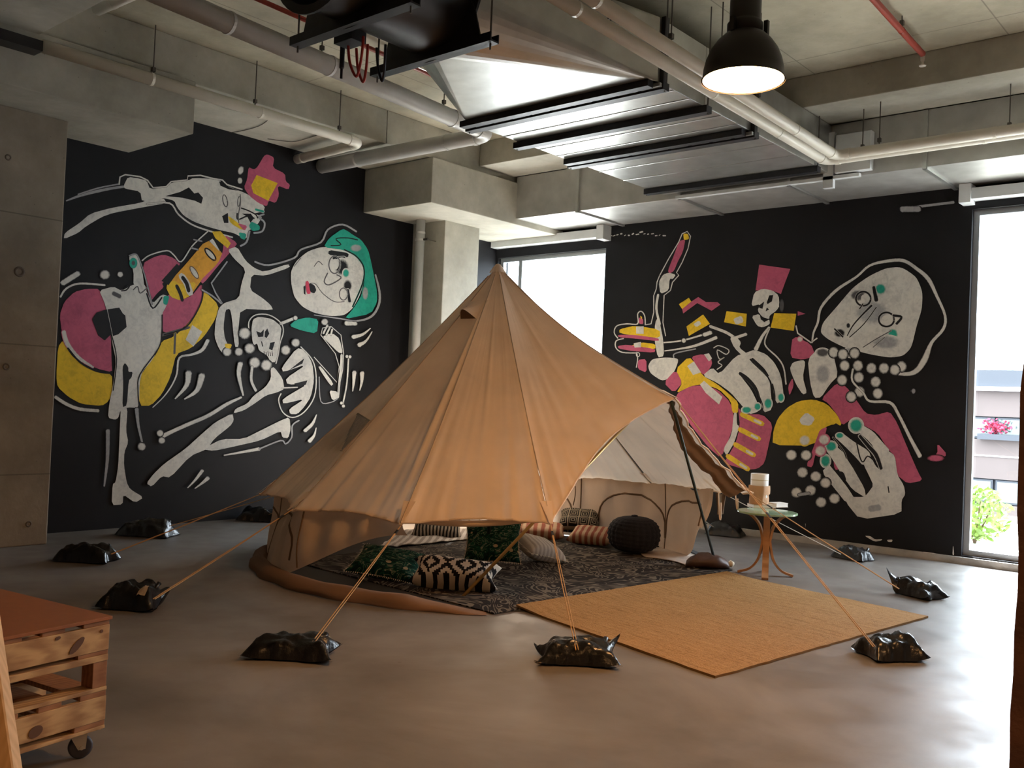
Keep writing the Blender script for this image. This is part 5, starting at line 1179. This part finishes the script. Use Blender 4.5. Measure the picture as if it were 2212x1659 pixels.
# knitted pouf
pf = thing('knitted_pouf', 'black chunky knitted pouf beside the striped cushion', 'pouf', fl(1368, 1192, .029))
pc = fl(1368, 1192, .029); R = .265; Hp = .37
def pouf(a, b):
    ph = -pi / 2 + pi * b; th = 2 * pi * a
    rr = R * max(0, cos(ph)) ** .62; z = Hp / 2 * (1 + (abs(sin(ph)) ** .9) * (1 if ph > 0 else -1))
    rr *= 1 + .045 * abs(sin(th * 12)) * max(.2, cos(ph)); rr += .006 * sin(ph * 26 + th * 2)
    return pc + Vector((rr * cos(th), rr * sin(th), z))
MB().grid(pouf, 120, 40).build('knit_cover', 'pouf_knit', pf, smooth=True, weld=True)
MB().lathe([(0, .02), (.03, .015), (.04, 0)], pc + Vector((0, 0, Hp)), 12).build('gathered_top', 'pouf_knit', pf, smooth=True)
# dark sack at the foot of the right door pole
sk = thing('sack', 'dark brown leather sack slumped at the foot of the door pole', 'bag', fl(1525, 1230, .016))
kc = fl(1528, 1226, .016)
def sack(a, b):
    ph = b * 2 * pi; u = a * 2 - 1; pr_ = max(0, 1 - abs(u) ** 2.6) ** .5
    q = Vector((u * .22, .11 * pr_ * cos(ph), max(.0, (.07 * pr_) * (.9 + sin(ph)) * (1 + .3 * noise.noise(Vector((u * 3, ph, 2)))))))
    return kc + Matrix.Rotation(VY, 3, 'Z') @ q
MB().grid(sack, 22, 16).build('sack_body', 'leather_brown', sk, smooth=True, weld=True)
MB().tube([kc + Matrix.Rotation(VY, 3, 'Z') @ Vector(q) for q in ((.20, 0, .03), (.235, 0, .05), (.26, 0, .05))], [.02, .035, .012], 8).build('tied_end', 'fringe', sk, smooth=True)

# ================================================================== SIDE TABLE WITH POT, BAG AND BOOKS
tc_ = Vector((-3.98, 8.40, 0)); TH = .60
tb = thing('side_table', 'round glass side table on bent wooden legs', 'table', tc_)
MB().lathe([(0, -.011), (.272, -.011), (.28, -.006), (.28, .006), (.272, .011), (0, .011)], tc_ + Vector((0, 0, TH)), 48).build('glass_top', 'glass_green', tb, smooth=False)
cam_dir = atan2(-tc_.y, -tc_.x)
for k in range(4):
    a = cam_dir + [0, radians(100), radians(-100), pi][k]
    dr = Vector((cos(a), sin(a), 0)); sd = Vector((-sin(a), cos(a), 0)); w = .030; th = .010
    prof = catmull([(.185, 0, TH - .016), (.125, 0, TH - .055), (.065, 0, TH - .13), (.036, 0, TH - .24), (.036, 0, .30), (.070, 0, .15), (.145, 0, .055), (.255, 0, .012)], 5)
    g = MB(); V = []
    for i, q in enumerate(prof):
        q0 = prof[max(0, i - 1)]; q1 = prof[min(len(prof) - 1, i + 1)]; t = (q1 - q0).normalized(); nn = Vector((-t.z, 0, t.x))
        for s, e in ((-1, -1), (1, -1), (1, 1), (-1, 1)):
            pp = q + nn * (th * e); V.append(tc_ + dr * pp.x + sd * (w * s) + Vector((0, 0, max(0.0, pp.z))))
    F = [(i * 4 + e, i * 4 + (e + 1) % 4, i * 4 + 4 + (e + 1) % 4, i * 4 + 4 + e) for i in range(len(prof) - 1) for e in range(4)] + [(3, 2, 1, 0), tuple(len(prof) * 4 - 4 + e for e in range(4))]
    g.add(V, F).build('leg', 'table_wood', tb, smooth=False)
zt = TH + .011
def on_table(px, py): return on(px, py, 'Z', zt)
pb = on_table(1637, 1096) + Vector((-.02, .06, 0)); pb.z = zt
t = thing('book', 'pale book lying under the paper bag on the glass table', 'book', pb)
Rz = Matrix.Rotation(VY + .15, 3, 'Z')
def rbox(cen, x, y, z): return (cen, Rz @ Vector((x, 0, 0)), Rz @ Vector((0, y, 0)), Vector((0, 0, z)))
bc = pb + Rz @ Vector((.02, -.02, .014))
MB().obox(*rbox(bc, .115, .078, .0105)).build('pages', 'paper_white', t); MB().obox(*rbox(bc + Vector((0, 0, .0125)), .118, .08, .002)).build('cover', 'book_cover', t); MB().obox(*rbox(bc - Vector((0, 0, .0125)), .118, .08, .002)).build('cover', 'book_cover', t)
p2_ = pb + Rz @ Vector((.225, .045, 0)); t = thing('book', 'thick white book near the rim of the glass table', 'book', p2_)
Rz = Matrix.Rotation(VY + .5, 3, 'Z'); bc = p2_ + Vector((0, 0, .021))
MB().obox(*rbox(bc, .075, .055, .018)).build('pages', 'paper_white', t); MB().obox(*rbox(bc + Vector((0, 0, .0195)), .078, .058, .0015)).build('cover', 'paper_white', t); MB().obox(*rbox(bc - Vector((0, 0, .0195)), .078, .058, .0015)).build('cover', 'book_cover', t)
zb_ = zt + .0285
kb = Vector((pb.x, pb.y, zb_)); t = thing('paper_bag', 'brown paper bag pot with folded rim on the glass table', 'paper bag', kb)
def bagf(a, b):
    th = 2 * pi * a; sq = 1 / max(abs(cos(th)), abs(sin(th))) ** .35
    r = .090 * sq * (1 + .07 * noise.noise(Vector((cos(th) * 2, sin(th) * 2, b * 3)))) * (1 - .04 * sin(pi * b))
    return kb + Vector((r * cos(th), r * sin(th), .002 + .155 * b))
MB().grid(bagf, 40, 10).build('bag_body', 'kraft', t, smooth=True)
def rim(a, b):
    th = 2 * pi * a; sq = 1 / max(abs(cos(th)), abs(sin(th))) ** .4
    r = (.0945 + .003 * sin(pi * b)) * sq; return kb + Vector((r * cos(th), r * sin(th), .10 + .085 * b))
MB().grid(rim, 40, 5).build('folded_rim', 'kraft', t, smooth=True)
ck = Vector((pb.x, pb.y, zb_)); t = thing('white_pot', 'white cylinder pot standing in the brown paper bag', 'pot', ck)
MB().lathe([(0, .003), (.080, .003), (.084, .008), (.087, .292), (.0875, .300), (.082, .302), (.080, .295), (.080, .262), (0, .26)], ck, 40).build('pot_body', 'paper_white', t, smooth=True)
MB().lathe([(.0862, .235), (.0875, .237), (.0875, .243), (.0865, .245)], ck, 40).build('rim_line', 'book_cover', t)

# ================================================================== PALLET TROLLEY
TK = Vector((-3.82, 1.915, 0))
a_near = (fl(40, 1372, .585) - fl(232, 1334, .585)); a_near.z = 0; a_near.normalize()      # along the near top edge, away from the corner
a_far = (fl(20, 1268, .585) - fl(232, 1334, .585)); a_far.z = 0; a_far.normalize()
ex = a_near; ey = Vector((-a_near.y, a_near.x, 0))
if ey.dot(a_far) < 0: ey = -ey
tr = thing('pallet_trolley', 'low trolley of two stacked pine pallets with a red brown top board', 'trolley', TK)
LX, LY = 1.15, .85
def tbx(x0, x1, y0, y1, z0, z1): 
    return (TK + ex * ((x0 + x1) / 2) + ey * ((y0 + y1) / 2) + Vector((0, 0, (z0 + z1) / 2)), ex * ((x1 - x0) / 2), ey * ((y1 - y0) / 2), Vector((0, 0, (z1 - z0) / 2)))
MB().obox(*tbx(-.006, LX, -.006, LY, .572, .586)).build('top_board', 'hardboard', tr, bevel=.002)
def slats(z0, z1, name, spots, mt='pine_red'):
    for x, wv in spots: MB().obox(*tbx(x + .002, x + wv, .003, LY - .004, z0, z1)).build(name, mt, tr, bevel=.002)
def boards(z0, z1, name, mt, ys, th=.022):
    for y in ys: MB().obox(*tbx(.001, LX - .004, y, y + th, z0, z1)).build(name, mt, tr, bevel=.003)
SP = [(0, .12), (.20, .10), (.38, .10), (.56, .10), (.74, .10), (.92, .12)]; SP2 = [(0, .14), (.50, .14), (.99, .14)]
YS = (0, LY * .5 - .01, LY - .026)
slats(.5535, .5715, 'deck_slat', SP); boards(.4475, .553, 'stringer_board', 'pine', YS); slats(.4305, .447, 'base_slat', SP2); boards(.403, .430, 'runner', 'pine', (0, LY * .5 - .04, LY - .09), .085)
for x in (.002, .52, 1.06):
    for y in (.004, LY * .5 - .035, LY - .085): MB().obox(*tbx(x, x + .065, y, y + .075, .2965, .4025)).build('spacer_block', 'pine_red', tr, bevel=.002)
boards(.2795, .296, 'runner', 'pine', (0, LY * .5 - .04, LY - .09), .085); slats(.2575, .279, 'deck_slat', SP); boards(.156, .257, 'stringer_board', 'pine', YS); slats(.1345, .1555, 'base_slat', SP2); boards(.1195, .134, 'runner', 'pine', (0, LY * .5 - .04, LY - .09), .085)
for x, z, rx, rz_, ro in ((.150, .492, .042, .015, .75), (.235, .538, .012, .007, .2), (.040, .53, .007, .007, 0), (.31, .19, .03, .022, .3)):
    cpt = TK + ex * x - ey * .0015 + Vector((0, 0, z))
    g = MB(); ring1 = [cpt + ex * (-(rx * cos(q) * cos(ro) - rz_ * sin(q) * sin(ro))) + Vector((0, 0, rx * cos(q) * sin(ro) + rz_ * sin(q) * cos(ro))) for q in [2 * pi * k / 18 for k in range(18)]]
    g.prism(ring1, -ey * .0012); g.build('knot', 'knot', tr)
def castor(x, y, yaw):
    b = TK + ex * x + ey * y
    o = MB().obox(b + Vector((0, 0, .1160)), ex * .05, ey * .042, Vector((0, 0, .003))).build('castor', 'castor_steel', tr)
    dx = Vector((cos(yaw), sin(yaw), 0)); dy = Vector((-sin(yaw), cos(yaw), 0)); ax = b + dx * .022 + Vector((0, 0, .048))
    mt = Matrix((dx, Vector((0, 0, 1)), dy)).transposed()
    MB().lathe([(.012, -.016), (.038, -.016), (.046, -.013), (.048, -.006), (.048, .006), (.046, .013), (.038, .016), (.012, .016)], ax, 28, mat=mt).build('wheel', 'wheel_rubber', o, smooth=True)
    for s in (-1, 1):
        MB().prism([ax + dy * (s * .021) + q for q in (dx * -.052 + Vector((0, 0, .066)), dx * .022 + Vector((0, 0, .066)), dx * .016 + Vector((0, 0, -.006)), dx * -.012 + Vector((0, 0, -.008)))], dy * (.003 * s)).build('fork', 'castor_steel', o)
    MB().tube([ax - dy * .03, ax + dy * .03], .008, 8).build('axle', 'castor_steel', o)
    MB().bar(ax + dx * .02 + Vector((0, 0, .068)), ax + dx * .075 + Vector((0, 0, .062)), .03, .005).build('brake_pedal', 'castor_steel', o)
for x, y, yw in ((.085, .075, VY + .6), (LX - .09, .08, 1.0), (.09, LY - .08, .3), (LX - .09, LY - .08, 2.0)): castor(x, y, yw)

# leaning pine stud at the left edge of the view
t = thing('timber_stud', 'bright pine timber stud leaning beside the pallet trolley', 'timber', (-2.2, .9, 0))
q1 = EYE + ray(38, 1659) * 2.3; q0 = EYE + ray(0, 1395) * 2.38
dd = (q0 - q1).normalized(); bot = q1 + dd * ((0.0 - q1.z) / dd.z); top = q1 + dd * 1.2
rgt = RT.copy(); rgt = (rgt - dd * rgt.dot(dd)).normalized(); fwd = dd.cross(rgt)
bot = bot - rgt * .045; top = top - rgt * .045
g = MB(); nseg = 14; V = []
for k in range(nseg + 1):
    q = bot.lerp(top, k / nseg)
    V += [q + rgt * a * .045 + fwd * b * .0225 for a, b in ((-1, -1), (.93, -1), (1, -.8), (1, 1), (-1, 1))]
F = [(i * 5 + e, i * 5 + (e + 1) % 5, i * 5 + 5 + (e + 1) % 5, i * 5 + 5 + e) for i in range(nseg) for e in range(5)] + [(4, 3, 2, 1, 0), tuple(nseg * 5 + e for e in range(5))]
for q in V: q.z = max(q.z, 0.0)
g.add(V, F).build('stud', 'pine_post', t)
MB().obox(bot.lerp(top, .52) + rgt * .02 - fwd * .0232, rgt * .008, dd * .012, fwd * .0012).build('knot', 'knot', t)

# ================================================================== OUTSIDE THE WINDOWS
struct(MB().box(-16, 8, YB + .3, 17.5, -.35, -.02).build('terrace', 'terrace_paving'), 'pale sunlit terrace outside the windows', 'terrace')
struct(MB().box(-90, 60, 17.5, 130, -9.2, -9.0).build('street', 'asphalt'), 'street level far below the terrace', 'street')
YBD = 48.0
bld = thing('office_building', 'brown banded office building seen through the window beside the mural', 'building', (-8, YBD, -9))
def zpx(y): return on(2150, y, 'Y', YBD).z
def bb(name, z0, z1, mt, dy=0, x0=-24, x1=14, depth=10): return MB().box(x0, x1, YBD + dy, YBD + dy + depth, z0, z1).build(name, mt, bld)
bb('roof_parapet', zpx(836), zpx(800), 'facade_dark', -.3)
bb('roof_coping', zpx(845), zpx(836), 'facade_white', -.45)
levels = [(845, 900, 950), (950, 1035, 1090), (1090, 1170, 1226), (1226, 1306, 1362)]
for a, b, c in levels:
    bb('brick_band', zpx(b), zpx(a), 'facade_brown', 0)
    bb('recess', zpx(c), zpx(b), 'facade_dark', .35)
    for k in range(24):
        x = -20 + k * 1.42
        o = MB().box(x, x + 1.30, YBD + .1, YBD + .3, zpx(c) + .05, zpx(b) - .05).build('window', 'facade_dark', bld)
        MB().box(x + .08, x + 1.22, YBD + .06, YBD + .095, zpx(c) + .13, zpx(b) - .13).build('pane', 'facade_glass', o)
bb('base_wall', -9, zpx(1362), 'facade_brown', 0)
bb('string_line', zpx(987), zpx(984), 'facade_white', -.06)
fb = thing('red_reflection', 'red blossoms built as the red reflection in the office building windows', 'reflection', (-11.3, YBD - .3, zpx(925)))  # blossoms before the facade stand in for a red window reflection
g = MB(); rnd = random.Random(8)
for k in range(120):
    q = Vector((-11.5 + rnd.gauss(0, .26), YBD - .25 + rnd.uniform(-.2, .1), zpx(922) + rnd.gauss(0, .14))); v1 = Vector((rnd.uniform(-1, 1), rnd.uniform(-1, 1), rnd.uniform(-1, 1))).normalized() * .09; v2 = v1.orthogonal().normalized() * .07
    g.add([q - v1, q + v2, q + v1, q - v2], [(0, 1, 2, 3)])
o = g.build('reflected_blossom', 'reflection_red', fb); o['kind'] = 'stuff'
MB().box(-12.2, -10.2, YBD - .45, YBD - .02, zpx(950), zpx(938)).build('box', 'facade_dark', fb)  # plain dark bar below the red reflection
def shrub(c, h, r, n, mat, label, seed):
    t = thing('shrub', label, 'shrub', c)
    rnd = random.Random(seed); g = MB(); c = Vector(c)
    for k in range(n):
        a = rnd.uniform(0, 2 * pi); zz = rnd.uniform(.1, 1); rr = r * sqrt(rnd.random()) * (.45 + .75 * sin(pi * min(1, zz * .9)))
        q = c + Vector((rr * cos(a), rr * sin(a), h * zz)); v1 = Vector((rnd.uniform(-1, 1), rnd.uniform(-1, 1), rnd.uniform(-.6, 1))).normalized() * rnd.uniform(.05, .09); v2 = v1.orthogonal().normalized() * .025
        g.add([q - v1, q + v2, q + v1, q - v2], [(0, 1, 2, 3)])
    o = g.build('foliage', mat, t); o['kind'] = 'stuff'
    for k in range(5):
        a = k * 1.3; MB().tube([c, c + Vector((.3 * r * cos(a), .3 * r * sin(a), h * .4)), c + Vector((.6 * r * cos(a), .6 * r * sin(a), h * .8))], [.018, .013, .006], 6).build('stem', 'stem_brown', t)
shrub((-2.0, 13.6, -.02), .80, .42, 700, 'leaf_green', 'leafy yellow green shrub on the terrace nearest the window frame', 1)
shrub((-3.35, 13.1, -.02), .70, .36, 520, 'leaf_green', 'low yellow green shrub right against the window frame', 2)
shrub((-1.45, 15.2, -.02), 1.25, .6, 900, 'leaf_green', 'tall sunlit shrub behind the other terrace shrubs', 3)
shrub((-2.75, 15.4, -.02), .55, .35, 400, 'leaf_dark', 'small dark green shrub on the terrace', 4)

# ================================================================== SMALL LEFTOVERS ON THE CEILING
for k, (pts, lab) in enumerate((([(452, 283), (500, 286), (560, 272), (592, 246)], 'thin black wire drooping from the beam soffit above the mural'), ([(578, 300), (630, 306), (660, 300), (690, 290)], 'thin black wire sagging beside the slim drain pipe'))):
    w = [on(x, y, 'Z', 4.612) for x, y in pts]
    tag(MB().tube(catmull(w, 5), .004, 5).build('loose_wire', 'rod_steel'), lab, 'wire')
